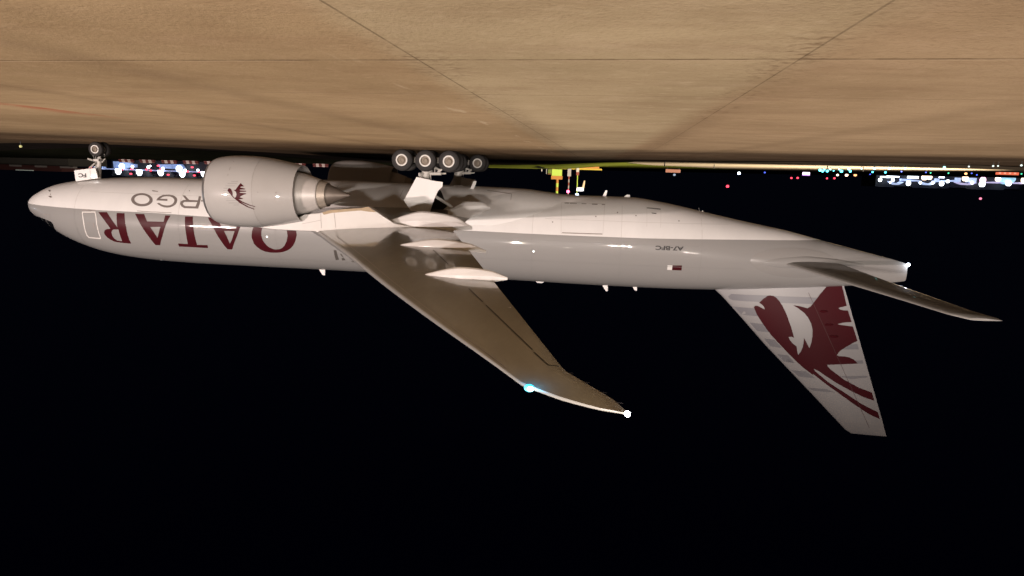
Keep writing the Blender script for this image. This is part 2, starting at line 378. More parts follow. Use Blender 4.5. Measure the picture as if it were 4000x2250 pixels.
D['T']=[[(-14.103,4.951),(-14.683,4.936),(-14.703,5.583),(-14.73,6.289),(-14.738,6.923),(-15.505,6.908),(-15.467,7.127),(-13.33,7.107),(-13.346,6.881),(-14.061,6.895),(-14.117,6.24),(-14.103,5.571)]]
D['A1']=[[(-15.769,4.961),(-16.472,4.934),(-16.789,5.639),(-17.808,5.631),(-18.014,4.94),(-18.502,4.922),(-18.143,5.464),(-17.822,6.186),(-17.233,7.15),(-16.878,7.145),(-16.438,6.245),(-16.092,5.48)],[(-16.929,5.835),(-17.69,5.817),(-17.439,6.374),(-17.197,6.735),(-17.078,6.217)]]
D['Q']=[[(-18.876,6.175),(-18.966,6.655),(-19.124,6.874),(-19.352,7.064),(-19.628,7.196),(-19.931,7.24),(-20.246,7.247),(-20.57,7.224),(-20.904,7.164),(-21.253,7.047),(-21.54,6.876),(-21.798,6.632),(-22.012,6.278),(-22.131,5.901),(-22.111,5.635),(-22.011,5.309),(-21.798,5.055),(-21.444,4.886),(-20.956,4.814),(-20.404,4.829),(-19.857,4.922),(-19.381,5.117),(-19.107,5.359),(-18.953,5.765)],[(-19.594,6.008),(-19.63,6.279),(-19.701,6.483),(-19.836,6.686),(-20.007,6.855),(-20.289,6.984),(-20.494,7.003),(-20.715,6.964),(-20.948,6.868),(-21.146,6.697),(-21.355,6.375),(-21.475,5.996),(-21.443,5.629),(-21.288,5.272),(-21.007,5.073),(-20.591,5.037),(-20.179,5.106),(-19.871,5.262),(-19.695,5.534),(-19.619,5.805)]]
D['O']=[[(-11.547,3.949),(-11.555,4.018),(-11.542,4.085),(-11.509,4.149),(-11.456,4.208),(-11.385,4.261),(-11.298,4.306),(-11.198,4.342),(-11.087,4.369),(-10.968,4.385),(-10.844,4.39),(-10.717,4.385),(-10.592,4.369),(-10.471,4.342),(-10.356,4.306),(-10.251,4.261),(-10.157,4.208),(-10.078,4.149),(-10.013,4.084),(-9.965,4.017),(-9.935,3.948),(-9.924,3.879),(-9.931,3.811),(-9.957,3.747),(-10.002,3.689),(-10.064,3.636),(-10.143,3.591),(-10.236,3.555),(-10.343,3.529),(-10.46,3.513),(-10.585,3.508),(-10.715,3.513),(-10.845,3.529),(-10.974,3.556),(-11.096,3.592),(-11.21,3.637),(-11.311,3.69),(-11.398,3.749),(-11.467,3.812),(-11.517,3.88)],[(-11.309,3.93),(-11.315,3.977),(-11.307,4.023),(-11.284,4.066),(-11.247,4.106),(-11.198,4.142),(-11.137,4.172),(-11.067,4.197),(-10.99,4.215),(-10.906,4.226),(-10.819,4.229),(-10.73,4.226),(-10.641,4.215),(-10.555,4.197),(-10.473,4.172),(-10.399,4.141),(-10.332,4.106),(-10.275,4.066),(-10.229,4.022),(-10.196,3.976),(-10.175,3.93),(-10.167,3.883),(-10.174,3.837),(-10.193,3.794),(-10.226,3.754),(-10.271,3.719),(-10.328,3.688),(-10.396,3.664),(-10.471,3.646),(-10.554,3.635),(-10.642,3.631),(-10.733,3.635),(-10.824,3.646),(-10.913,3.664),(-10.998,3.689),(-11.077,3.719),(-11.147,3.755),(-11.206,3.795),(-11.254,3.838),(-11.289,3.884)]]
D['G']=[[(-11.896,4.14),(-12.098,4.245),(-12.314,4.341),(-12.519,4.391),(-12.717,4.409),(-12.946,4.383),(-13.143,4.296),(-13.291,4.173),(-13.35,4.027),(-13.346,3.885),(-13.259,3.745),(-13.075,3.626),(-12.847,3.551),(-12.598,3.521),(-12.367,3.532),(-12.151,3.575),(-11.961,3.682),(-11.854,3.812),(-11.814,3.949),(-12.637,3.953),(-12.604,3.828),(-12.058,3.833),(-12.157,3.729),(-12.31,3.67),(-12.496,3.646),(-12.735,3.656),(-12.937,3.72),(-13.091,3.822),(-13.145,3.927),(-13.135,4.053),(-13.055,4.163),(-12.897,4.241),(-12.688,4.266),(-12.45,4.246),(-12.242,4.193),(-12.065,4.113)]]
D['Rc']=[[(-13.588,3.544),(-13.79,3.558),(-14.207,3.836),(-14.85,3.842),(-14.814,3.566),(-14.99,3.577),(-15.046,4.02),(-14.996,4.386),(-13.999,4.398),(-13.766,4.299),(-13.622,4.125),(-13.624,3.964),(-13.768,3.862),(-13.974,3.837)],[(-14.838,3.957),(-13.901,3.979),(-13.802,4.072),(-13.878,4.187),(-14.048,4.253),(-14.784,4.251)]]
D['arabic']=[[(-24.624,6.853),(-24.811,6.844),(-24.836,7.547),(-24.587,7.606)],[(-25.047,7.081),(-25.136,7.113),(-25.294,7.569),(-25.049,7.597)],[(-25.639,7.643),(-25.82,7.618),(-25.868,7.684),(-25.729,7.684)]]
D['door']=[[(-6.271,4.929),(-7.354,4.882),(-7.43,5.174),(-7.448,5.45),(-7.458,6.094),(-7.428,6.761),(-7.331,6.852),(-6.338,6.827),(-6.24,6.661),(-6.263,6.322),(-6.298,5.949),(-6.299,5.464),(-6.265,5.067)],[(-6.354,4.992),(-7.299,4.951),(-7.366,5.196),(-7.384,5.453),(-7.388,6.097),(-7.345,6.758),(-6.427,6.752),(-6.344,6.612),(-6.352,6.296),(-6.376,5.945),(-6.385,5.46),(-6.341,5.104)]]
D['sill']=[[(-6.257,4.752),(-7.344,4.765),(-7.428,4.852),(-6.291,4.877)]]
D['handle']=[[(-7.102,5.686),(-7.213,5.681),(-7.199,6.046),(-7.095,6.051)],[(-6.593,5.711),(-6.742,5.667),(-6.867,5.701),(-6.727,5.748)]]
D['flagM']=[[(-47.409,6.855),(-48.021,6.831),(-48.035,7.177),(-47.418,7.173)]]
D['flagW']=[[(-47.095,6.853),(-47.409,6.855),(-47.418,7.173),(-47.103,7.172)]]
D['reg']=[(-46.225,5.586),(-48.026,5.572),(-48.044,5.864),(-46.243,5.874)]
D['cargodoor']=[(-40.102,5.062),(-42.805,5.02),(-42.848,3.194),(-42.902,3.114),(-39.982,3.107)]
D['cargosill']=[[(-40.153,4.972),(-41.465,4.973),(-42.768,4.954),(-42.772,5.028),(-41.468,5.041),(-40.156,5.026)]]
D['bulkdoorTop']=[[(-45.618,3.222),(-46.532,3.292),(-46.54,3.356),(-45.615,3.28)]]
D['bulkdoor']=[(-45.611,4.413),(-45.617,3.235),(-46.542,3.33),(-46.501,4.452)]
D['bulkhandle']=[[(-45.919,3.551),(-46.233,3.563),(-46.231,3.609),(-45.939,3.59)]]
D['lowmarks']=[[(-40.193,3.1),(-40.475,3.091),(-40.482,3.17),(-40.2,3.166)],[(-40.547,3.108),(-41.005,3.1),(-41.009,3.152),(-40.553,3.167)],[(-41.322,3.102),(-41.639,3.098),(-41.642,3.157),(-41.326,3.161)],[(-42.005,3.118),(-42.377,3.118),(-42.379,3.177),(-42.008,3.177)],[(-42.657,3.109),(-42.867,3.115),(-42.868,3.173),(-42.659,3.174)]]
D['graymark']=[[(-10.546,4.688),(-11.747,4.715),(-13.093,4.719),(-13.097,4.755),(-11.752,4.758),(-10.571,4.73)]]
D['mark2']=[[(-11.204,3.277),(-11.674,3.333),(-11.699,3.379),(-11.272,3.358)]]
D['dot']=[[(-15.222,3.854),(-15.221,3.886),(-15.2,3.91),(-15.164,3.92),(-15.124,3.913),(-15.089,3.891),(-15.069,3.859),(-15.069,3.827),(-15.089,3.803),(-15.125,3.793),(-15.166,3.8),(-15.201,3.823)],[(-13.993,3.226),(-13.997,3.251),(-13.975,3.263),(-13.942,3.253),(-13.917,3.229),(-13.913,3.204),(-13.934,3.192),(-13.967,3.202)]]
D['oryx']=[[(-53.645,9.437),(-53.898,9.145),(-54.165,8.926),(-54.325,8.896),(-54.531,8.92),(-54.746,9.037),(-54.97,9.261),(-55.204,9.591),(-55.398,9.924),(-55.596,10.301),(-55.754,10.68),(-55.908,11.017),(-56.018,11.314),(-56.183,11.76),(-56.014,11.696),(-55.811,11.717),(-55.913,11.928),(-56.096,12.135),(-56.316,12.297),(-56.404,12.357),(-56.472,12.637),(-56.576,12.958),(-56.724,12.709),(-56.817,12.398),(-56.848,12.091),(-56.835,11.744),(-56.978,11.953),(-57.125,12.205),(-57.262,12.436),(-57.355,12.061),(-57.393,11.625),(-57.359,11.151),(-57.223,10.728),(-56.98,10.311),(-56.664,9.985),(-56.272,9.706),(-55.908,9.511),(-56.255,9.535),(-56.669,9.62),(-56.876,9.674),(-57.067,9.557),(-57.348,9.137),(-57.662,8.653),(-57.996,8.192),(-58.08,8.04),(-59.033,7.992),(-59.21,8.532),(-59.497,9.427),(-59.232,9.497),(-59.077,9.539),(-58.944,9.606),(-59.093,9.691),(-59.298,9.736),(-59.61,9.74),(-59.783,10.157),(-59.935,10.525),(-59.585,10.553),(-59.27,10.605),(-58.977,10.694),(-59.245,10.752),(-59.61,10.787),(-60.048,10.827),(-60.246,11.287),(-60.452,11.813),(-60.406,11.838),(-60.141,11.983),(-59.763,12.222),(-59.389,12.504),(-59.244,12.665),(-59.16,12.823),(-59.27,12.912),(-59.675,12.913),(-60.005,12.967),(-60.344,13.12),(-60.635,13.385),(-58.564,13.545),(-58.607,13.64),(-58.818,13.852),(-59.778,14.525),(-60.882,15.075),(-61.802,15.387),(-62.023,15.962),(-61.267,15.73),(-60.388,15.335),(-59.391,14.833),(-58.609,14.374),(-58.047,14.014),(-57.685,13.867),(-57.841,14.061),(-58.754,14.762),(-59.874,15.426),(-61.219,16.246),(-62.343,16.761),(-62.535,17.263),(-61.71,16.898),(-60.7,16.282),(-59.683,15.61),(-58.667,14.938),(-57.645,14.21),(-57.747,14.357),(-56.997,13.832),(-56.551,13.465),(-56.011,12.971),(-55.559,12.538),(-55.108,12.106),(-54.656,11.653),(-54.287,11.217),(-53.916,10.739),(-53.588,10.281),(-53.35,9.819),(-53.337,9.755),(-53.411,9.665),(-53.574,9.656),(-53.833,9.793),(-54.066,9.888),(-53.988,9.699),(-53.81,9.536)]]
D['finstripes']=[[(-51.6,9.125),(-51.776,8.95),(-53.99,8.914),(-57.536,8.929),(-57.373,9.376),(-54.032,9.386),(-51.918,9.386),(-51.676,9.288)],[(-52.041,9.846),(-53.355,9.842),(-53.522,10.189),(-53.699,10.401),(-52.584,10.373)],[(-53.191,10.898),(-54.062,10.916),(-54.642,11.487),(-53.739,11.46)],[(-54.239,11.958),(-54.899,11.987),(-55.478,12.537),(-54.732,12.492)],[(-55.237,13.025),(-55.893,13.019),(-56.42,13.551),(-55.728,13.515)],[(-56.259,14.094),(-57.212,14.101),(-57.888,14.534),(-56.83,14.523)],[(-57.454,15.269),(-58.701,15.277),(-59.302,15.487),(-57.769,15.454)],[(-59.68,12.129),(-60.475,12.015),(-60.62,12.396),(-59.246,12.445)],[(-60.385,13.192),(-60.942,13.157),(-61.017,13.376),(-60.647,13.399)],[(-59.442,14.32),(-61.361,14.23),(-61.404,14.34),(-60.297,14.491)]]
D['engoryx']=[[(-21.857,2.671),(-21.922,2.536),(-22.013,2.532),(-22.097,2.632),(-22.153,2.77),(-22.162,2.91),(-22.134,2.942),(-22.195,2.993),(-22.26,3.063),(-22.343,2.981),(-22.375,2.855),(-22.347,2.732),(-22.27,2.657),(-22.205,2.613),(-22.315,2.615),(-22.419,2.466),(-22.596,2.229),(-22.684,2.303),(-22.812,2.407),(-22.612,2.429),(-22.598,2.476),(-22.864,2.529),(-22.881,2.565),(-22.575,2.594),(-22.569,2.637),(-22.92,2.644),(-22.935,2.687),(-22.585,2.718),(-22.561,2.762),(-22.927,2.787),(-22.922,2.821),(-22.755,2.88),(-22.595,2.966),(-22.558,3.021),(-22.714,3.069),(-22.73,3.1),(-22.474,3.134),(-22.744,3.282),(-23.097,3.429),(-23.348,3.497),(-23.332,3.527),(-23.058,3.468),(-22.704,3.331),(-22.48,3.212),(-22.67,3.341),(-22.954,3.513),(-23.267,3.648),(-23.252,3.681),(-22.912,3.563),(-22.539,3.352),(-22.337,3.186),(-22.129,3.005),(-21.977,2.838)]]
D['engstripes']=[[(-22.05,2.154),(-22.44,2.141),(-22.444,2.175),(-22.054,2.188)],[(-21.849,2.263),(-22.387,2.245),(-22.39,2.279),(-21.852,2.297)],[(-21.728,2.397),(-22.268,2.378),(-22.27,2.412),(-21.73,2.431)],[(-21.624,2.53),(-21.882,2.521),(-21.883,2.556),(-21.625,2.564)],[(-21.602,2.665),(-21.851,2.656),(-21.85,2.69),(-21.601,2.699)],[(-21.605,2.795),(-21.93,2.784),(-21.928,2.818),(-21.603,2.83)],[(-21.624,2.929),(-22.038,2.914),(-22.035,2.949),(-21.621,2.963)],[(-21.65,3.069),(-22.19,3.05),(-22.186,3.084),(-21.646,3.104)],[(-21.743,3.201),(-22.305,3.181),(-22.3,3.215),(-21.737,3.236)],[(-21.868,3.339),(-22.48,3.316),(-22.473,3.351),(-21.862,3.374)],[(-22.128,3.44),(-22.426,3.43),(-22.418,3.465),(-22.121,3.476)]]
D['engline']=[[(-21.773,1.039),(-21.82,1.047),(-21.799,1.853),(-21.765,1.848)]]
D['engdot']=[[(-24.59,2.702),(-24.58,2.734),(-24.554,2.754),(-24.522,2.754),(-24.497,2.736),(-24.488,2.705),(-24.497,2.674),(-24.523,2.654),(-24.554,2.653),(-24.58,2.671)],[(-23.593,2.701),(-23.584,2.723),(-23.565,2.733),(-23.545,2.724),(-23.537,2.702),(-23.546,2.68),(-23.565,2.671),(-23.585,2.679)]]

SK = [0,.08,.25,.6,1.1,1.8,2.6,3.5,4.6,6,7.5,9.2,11,13,25,36,42,44.5,47,50,52.5,55,57.5,60,61.5,62.6,63.05]
FT = pchip(SK, [4.648,4.991,5.299,5.612,5.864,6.259,6.752,7.207,7.622,8.013,8.279,8.451,8.549,8.61,8.657,8.72,8.798,8.811,8.806,8.747,8.608,8.418,8.228,7.987,7.811,7.653,7.554])
FB = pchip(SK, [4.63,4.386,4.25,4.004,3.736,3.412,3.148,2.959,2.792,2.647,2.526,2.457,2.413,2.405,2.448,2.538,2.64,2.639,2.954,3.547,4.033,4.485,5.079,5.655,5.991,6.261,6.427])
FW = pchip(SK, [.02,.32,.58,.92,1.25,1.62,1.97,2.28,2.55,2.80,2.96,3.06,3.1,3.1,3.1,3.1,3.1,3.084,2.967,2.66,2.29,1.84,1.33,.78,.46,.25,.14])
def paint_z(s): return interp(s, [0,3,7.5,12,16,25,38.5,45.5,52,56.7,64], [4.64,4.69,4.77,4.79,4.92,5.03,5.16,5.15,5.06,5.02,5.0])
def fus_pt(x, z, off=0.0, side=-1):
    s = -x; t, b, w = FT(s), FB(s), FW(s); zm, h = (t+b)/2, (t-b)/2
    sn = min(max((z - zm)/h, -.999), .999); cs = math.sqrt(1 - sn*sn)
    n = Vector((0, cs/w, sn/h)).normalized()
    return (x, side*(w*cs + n.y*off), z + n.z*off)
plane = empty('cargo_airliner', (-31.78, 0, 0))
tag(plane, 'large grey and white cargo airliner with burgundy lettering standing on the concrete', 'airliner')

def decal(name, loops, fn, mat, parent, grid=.25, side=-1):
    vs, fs = cdt(loops, grid)
    mb = MB(); mb.add([fn(x, z) for x, z in vs], fs)
    return mb.build(name, mat, parent, smooth=True, angle=80)
def decals(name, polys, fn, mat, parent, grid=.3):
    """One object per marking."""
    for lp in polys:
        lp = lp if isinstance(lp[0][0], (tuple, list)) else [lp]
        vs, fs = cdt(lp, grid)
        MB().add([fn(x, z) for x, z in vs], fs).build(name, mat, parent, smooth=True, angle=80)
def linework(name, pts, w, fn, mat, parent, closed=False, grid=.3):
    """One drawn line as one object."""
    mb = MB()
    for q in strip(pts, w, closed):
        vs, fs = cdt([q], grid); mb.add([fn(x, z) for x, z in vs], fs)
    return mb.build(name, mat, parent, smooth=True, angle=80)
def strip(pts, w, closed=False):
    """A line of width w as thin quads in the surface's own plane."""
    out = []; n = len(pts)
    for i in range(n if closed else n - 1):
        a, b = Vector(pts[i]), Vector(pts[(i+1) % n]); d = (b - a).normalized(); q = Vector((-d.y, d.x))*w/2
        out.append([tuple(a - q), tuple(b - q), tuple(b + q), tuple(a + q)])
    return out

# fuselage: one skin, painted white below the cheat line and silver grey above
ss = sorted(set([0,.02,.05,.08,.14,.2,.3,.4,.5,.65,.8,1,1.25,1.5,1.8,2.1,2.5,3,3.5,4,4.6,5.3,6,6.7,7.5,8.3,9.2,10.2,11.5,13] + [14+1.5*i for i in range(20)] + list(np.arange(43, 62.8, .6)) + [62.8, 63.05]))
NL = 26
rings = []
for s in ss:
    t, b, w = FT(s), FB(s), FW(s); zm, h = (t+b)/2, (t-b)/2
    th = math.asin(min(max((paint_z(s) - zm)/h, -.9998), .9998))
    angs = [lerp(-math.pi/2, th, i/NL) for i in range(NL)] + [lerp(th, math.pi/2, i/NL) for i in range(NL)]
    full = [(-math.cos(a), math.sin(a)) for a in angs] + [(0, 1)] + [(math.cos(a), math.sin(a)) for a in reversed(angs[1:])]
    rings.append([(-s, w*cy, zm + h*sz) for cy, sz in full])
nr = len(rings[0])
fus = MB().loft(rings, lambda i, j: 0 if (j < NL or j >= nr - NL) else 1).build('fuselage', [M['white'], M['grey']], plane, angle=50)
FO = lambda x, z: fus_pt(x, z, .012)
FO2 = lambda x, z: fus_pt(x, z, .016)
for key, nm in (('R','lettering'), ('A','lettering'), ('T','lettering'), ('A1','lettering'), ('Q','lettering')):
    decal(nm, D[key], FO, M['burgundy'], fus, .3)
for key in ('O', 'G', 'Rc'):
    decal('lettering', D[key], FO, M['title'], fus, .3)
# the first two letters of the lower word stand behind the engine
zc_, hh = 4.20, .62
decal('lettering', [[(-17.10,3.62),(-16.88,3.62),(-16.73,3.95),(-15.82,3.95),(-15.67,3.62),(-15.45,3.62),(-16.12,4.86),(-16.43,4.86)], [(-16.64,4.13),(-15.91,4.13),(-16.28,4.72)]], FO, M['title'], fus, .3)
arc_o = [(-18.25 + .82*math.cos(a), zc_ + .64*math.sin(a)) for a in np.linspace(.75, 2*math.pi - .75, 30)]
arc_i = [(-18.25 + .60*math.cos(a), zc_ + .44*math.sin(a)) for a in np.linspace(2*math.pi - .75, .75, 30)]
decal('lettering', [arc_o + arc_i], FO, M['title'], fus, .3)
decals('lettering', D['arabic'], FO, pmat('script_grey_paint', (.11, .10, .09), .4), fus)
decal('cabin_door_outline', D['door'], FO, M['seal'], fus, .3)
decals('door_sill', D['sill'], FO2, M['line'], fus)
decals('door_handle', D['handle'], FO2, M['line'], fus)
decals('flag', D['flagM'], FO, M['burgundy'], fus)
decals('flag', D['flagW'], FO, M['flagw'], fus)
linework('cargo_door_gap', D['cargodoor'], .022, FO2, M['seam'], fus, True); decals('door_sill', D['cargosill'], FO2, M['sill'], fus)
linework('rear_cargo_door_gap', D['bulkdoor'], .02, FO2, M['seam'], fus)
decals('door_handle', D['bulkdoorTop'] + D['bulkhandle'], FO2, M['black'], fus)
decals('service_marking', D['lowmarks'] + D['graymark'] + D['mark2'] + D['dot'], FO, M['line'], fus)
dots = [[(x + .045*math.cos(a), z + .045*math.sin(a)) for a in np.linspace(0, 2*math.pi, 9)[:-1]] for x, z in ((-43.7,3.6),(-44.9,3.75),(-47.7,4.0),(-39.5,4.35),(-42.3,3.9))]
decals('drain_port', dots, FO, M['line'], fus)
for sx_ in (-5.6, -13.6, -20.6, -38.2, -44.0, -49.2):
    linework('skin_seam', [(sx_, FB(-sx_) + .12), (sx_, 3.2), (sx_, 4.2), (sx_, paint_z(-sx_) - .02)], .028, FO, M['seam'], fus)
    linework('skin_seam', [(sx_, paint_z(-sx_) + .02), (sx_, 6.2), (sx_, 7.2), (sx_, 8.0)], .028, FO, M['seam2'], fus)
for wp in ([(-2.62,5.70),(-3.20,5.83),(-3.27,6.0),(-3.14,6.28),(-3.00,6.50),(-2.60,6.36)], [(-1.95,5.60),(-2.55,5.69),(-2.53,6.32),(-2.02,6.08)], [(-1.25,5.55),(-1.88,5.59),(-1.94,6.02),(-1.45,5.80)]):
    decal('cockpit_window', [wp], FO, M['glass'], fus, .15)
    decal('cockpit_window', [wp], lambda x, z: fus_pt(x, z, .012, 1), M['glass'], fus, .15)
# registration, set in the font that comes with the program
def text_decal(name, body, x0, x1, zb0, ztop, fn, mat, parent, slope=0.0):
    cu = bpy.data.curves.new(name, 'FONT'); cu.body = body; cu.resolution_u = 4; cu.offset = .036
    to = bpy.data.objects.new(name, cu); COL.objects.link(to)
    bpy.context.view_layer.update()
    me = bpy.data.meshes.new_from_object(to.evaluated_get(bpy.context.evaluated_depsgraph_get()))
    bpy.data.objects.remove(to); bpy.data.curves.remove(cu)
    vx = [v.co.x for v in me.vertices]; vy = [v.co.y for v in me.vertices]
    a, b, c, d = min(vx), max(vx), min(vy), max(vy)
    mb = MB()
    pts = []
    for v in me.vertices:
        u = (v.co.x - a)/(b - a); w = (v.co.y - c)/(d - c)
        pts.append(fn(lerp(x0, x1, u), lerp(zb0, ztop, w) + slope*u))
    faces = [tuple(p.vertices) for p in me.polygons]; bpy.data.meshes.remove(me)
    root = list(range(len(pts)))
    def find(i):
        while root[i] != i: root[i] = root[root[i]]; i = root[i]
        return i
    for f in faces:
        for i in f[1:]: root[find(i)] = find(f[0])
    for g in sorted(set(find(f[0]) for f in faces)):
        fs = [f for f in faces if find(f[0]) == g]; ids = sorted(set(i for f in fs for i in f)); back = {i: k for k, i in enumerate(ids)}
        MB().add([pts[i] for i in ids], [tuple(back[i] for i in f) for f in fs]).build(name, mat, parent, smooth=False)
text_decal('lettering', 'A7-BFC', -48.03, -46.23, 5.585, 5.865, FO, M['black'], fus)

for z_, xa, xb, mt_ in ((6.95, -31, -52, 'seam2'), (5.55, -31, -49, 'seam2'), (7.75, -9, -30, 'seam2'), (3.55, -6.5, -19, 'seam'), (4.15, -39, -51, 'seam')):
    linework('lap_joint', [(x_, z_) for x_ in np.linspace(xa, xb, 12)], .022, FO, M[mt_], fus, grid=.6)
# lamps in the skin that light the wing, sensors by the nose
for x_, z_ in ((-38.34, 6.31), (-19.99, 6.11)):
    decal('wing_light', [[(x_ + .055*math.cos(a), z_ + .055*math.sin(a)) for a in np.linspace(0, 2*math.pi, 13)[:-1]]], FO2, pmat('wing_lamp', (1,1,1), emit=(1,.98,.95), estr=3), fus)
decals('sensor', [[(-2.52,3.58),(-2.78,3.58),(-2.93,3.70),(-2.77,3.68)], [(-2.94,4.0),(-3.15,3.96),(-3.39,4.07),(-3.21,4.09)], [(-3.04,3.83),(-3.12,3.83),(-3.13,3.89),(-3.05,3.89)]], FO, M['title'], fus)
decals('sensor', [[(-2.57,5.30),(-3.23,5.28),(-3.30,5.44),(-3.24,5.44),(-3.18,5.32),(-2.6,5.34)]], FO, M['line'], fus)
pe = [(-55.4 + 3.0*math.cos(a), 6.48 + .98*math.sin(a) - .10*math.cos(a)) for a in np.linspace(0, 2*math.pi, 49)[:-1]]
M['plate'] = pmat('tailplane_seal_plate', (.335, .328, .316), .22, coat=1.0, spec=.5, coat_r=.03)
decal('seal_plate', [pe], lambda x, z: fus_pt(x, z, .012 + .11*max(0, 1 - ((x + 55.4)/3.05)**2 - ((z - 6.48)/1.03)**2)), M['plate'], fus, .22)

# wing to body fairing, a skin just proud of the belly
rg = []
for x in np.linspace(-17.0, -40.3, 60):
    u = (-17.0 - x)/23.3; g = math.sqrt(max(0, 1 - (2*u - 1)**6)); dl = .25*min(1, 5*u, 9*(1 - u))*g
    zt_ = lerp(2.9, 4.75, min(1, g*1.0)*min(1, 3*u)**.5*min(1, 5*(1-u))**.5)
    s = -x; zm, h = (FT(s)+FB(s))/2, (FT(s)-FB(s))/2
    e = math.asin(max(-.99, (zt_ - zm)/h))
    row = []
    for a in np.linspace(-math.pi - e, e, 45):
        k = (a + math.pi/2)/(e + math.pi/2); q = dl*(1 - abs(k)**6) + .004
        row.append((x, (3.1 + q)*math.cos(a), zm + (h + q)*math.sin(a)))
    rg.append(row)
fair = MB().loft(rg, close=False, cap0=False, cap1=False).build('wing_body_fairing', M['white'], plane, angle=50)
fp = lambda x, z: fus_pt(x, z, .275)
for L in ([(-34.9,2.75),(-36.6,2.9),(-36.62,3.25)], [(-24.5,2.5),(-24.5,3.4)], [(-29.2,2.5),(-29.1,3.3)]): linework('fairing_seam', L, .025, fp, M['line'], fair)
decals('wheel_well_shade', [[(-30.6,2.62),(-31.45,2.62),(-31.85,2.95),(-32.45,3.75),(-32.2,3.95),(-30.6,3.9)]], fp, M['dark'], fair)  # flat dark patch: the shade inside the open well is put into its colour

# aerials on crown and belly
def blade(name, poly, th=.05, y=0, mat='flagw'):
    MB().prism_xz(poly, y - th/2, y + th/2).build(name, M[mat], fus, smooth=False)
blade('aerial', [(-22.42,8.62),(-22.92,8.62),(-22.9,9.10),(-22.72,9.08)])
blade('aerial', [(-42.98,8.78),(-43.4,8.78),(-43.42,9.23),(-43.27,9.22)])
blade('aerial', [(-45.08,8.79),(-45.42,8.79),(-45.43,9.11),(-45.28,9.08)])
blade('aerial', [(-38.3,8.74),(-39.0,8.74),(-38.8,8.86),(-38.5,8.86)], .3)
blade('drain_mast', [(-42.68,2.70),(-42.95,2.70),(-43.02,2.24),(-42.90,2.24)])
blade('drain_mast', [(-44.10,2.70),(-44.60,2.70),(-44.56,2.49),(-44.34,2.48)], .1)
blade('drain_mast', [(-33.58,2.55),(-33.86,2.55),(-34.06,2.12),(-34.09,1.90),(-33.90,1.90),(-33.82,2.14)], .08, -1.0)
blade('drain_mast', [(-49.4,3.5),(-49.55,3.5),(-49.5,3.34)], .05)
for x_ in (-7.9, -10.1): blade('aerial', [(x_, FT(-x_) - .03), (x_ - .3, FT(-x_ + .3) - .03), (x_ - .25, FT(-x_ + .25) + .05), (x_ - .1, FT(-x_ + .1) + .05)], .06)
MB().ball((-63.10, -.02, 6.46), .115, 18).build('tail_light', pmat('tail_lamp', (1,1,1), emit=(.82,.88,1), estr=22), plane)
def plamp(loc, e, col, r=.08):
    l = bpy.data.lights.new('lamp_light', 'POINT'); o = bpy.data.objects.new('lamp_light', l); COL.objects.link(o)
    o.location = loc; l.energy = e; l.color = col; l.shadow_soft_size = r
    return o
plamp((-63.35, -.25, 6.40), 45, (.82, .88, 1.0))

# fin
FZ = [8.0, 8.9, 9.15, 9.7, 10.8, 12.45, 15.77, 18.15, 18.42]
FLE = [-49.9, -50.9, -51.2, -51.75, -52.82, -54.40, -57.86, -60.30, -60.75]
def fin_le(z): return interp(z, FZ, FLE)
def fin_te(z): return interp(z, [7.6, 8.1, 18.42], [-59.05, -59.2, -63.12])
def fin_t(z): return interp(z, [8, 10, 18.2, 18.42], [.48, .44, .17, .04])
def sec(t): return (2.969*math.sqrt(t) - 1.26*t - 3.516*t*t + 2.843*t**3 - 1.036*t**4)
def fin_y(x, z, off=.0):
    a, b = fin_le(z), fin_te(z); t = min(max((x - a)/(b - a), .003), .999)
    return (x, -(fin_t(z)*sec(t) + off), z)
tt = [0,.004,.015,.035,.07,.12,.2,.3,.4,.5,.6,.7,.8,.9,.97,1.0]
rg = []
for z in [7.9,8.3,8.9,9.15,9.4,9.7,10.2,10.8,11.6,12.45,13.5,14.6,15.77,16.6,17.4,18.15,18.34,18.42]:
    a, b = fin_le(z), fin_te(z)
    rg.append([(lerp(a, b, t), -fin_t(z)*sec(t), z + (.06*t if z > 18 else 0)) for t in tt] + [(lerp(a, b, t), fin_t(z)*sec(t), z + (.06*t if z > 18 else 0)) for t in reversed(tt[1:-1])])
fin = MB().loft(rg).build('tail_fin', M['fin'], plane, angle=40)
def clipfin(poly):
    return [(min(max(x, fin_te(z) + .03), fin_le(z) - .03), z) for x, z in poly]
decals('tail_stripe', [clipfin(p) for p in D['finstripes']], lambda x, z: fin_y(x, z, .010), M['stripe'], fin, .3)
decal('emblem', [clipfin(D['oryx'][0])], lambda x, z: fin_y(x, max(z, 8.05), .018), M['burgundy'], fin, .3)
for z_ in (9.85, 10.75, 11.55):
    MB().ball((fin_te(z_) + 1.9 - (z_ - 9.85)*.12, fin_y(fin_te(z_) + 1.9, z_)[1], z_), .10, 12, sx=3.2, sz=.9).build('hinge_fairing', M['burgundy'], fin)
linework('rudder_gap', [(fin_te(8.6) + 2.55, 8.6), (fin_te(17.9) + 1.05, 17.9)], .02, lambda x, z: fin_y(x, z, .022), pmat('rudder_gap_paint', (.10,.05,.05), .6), fin, grid=.4)

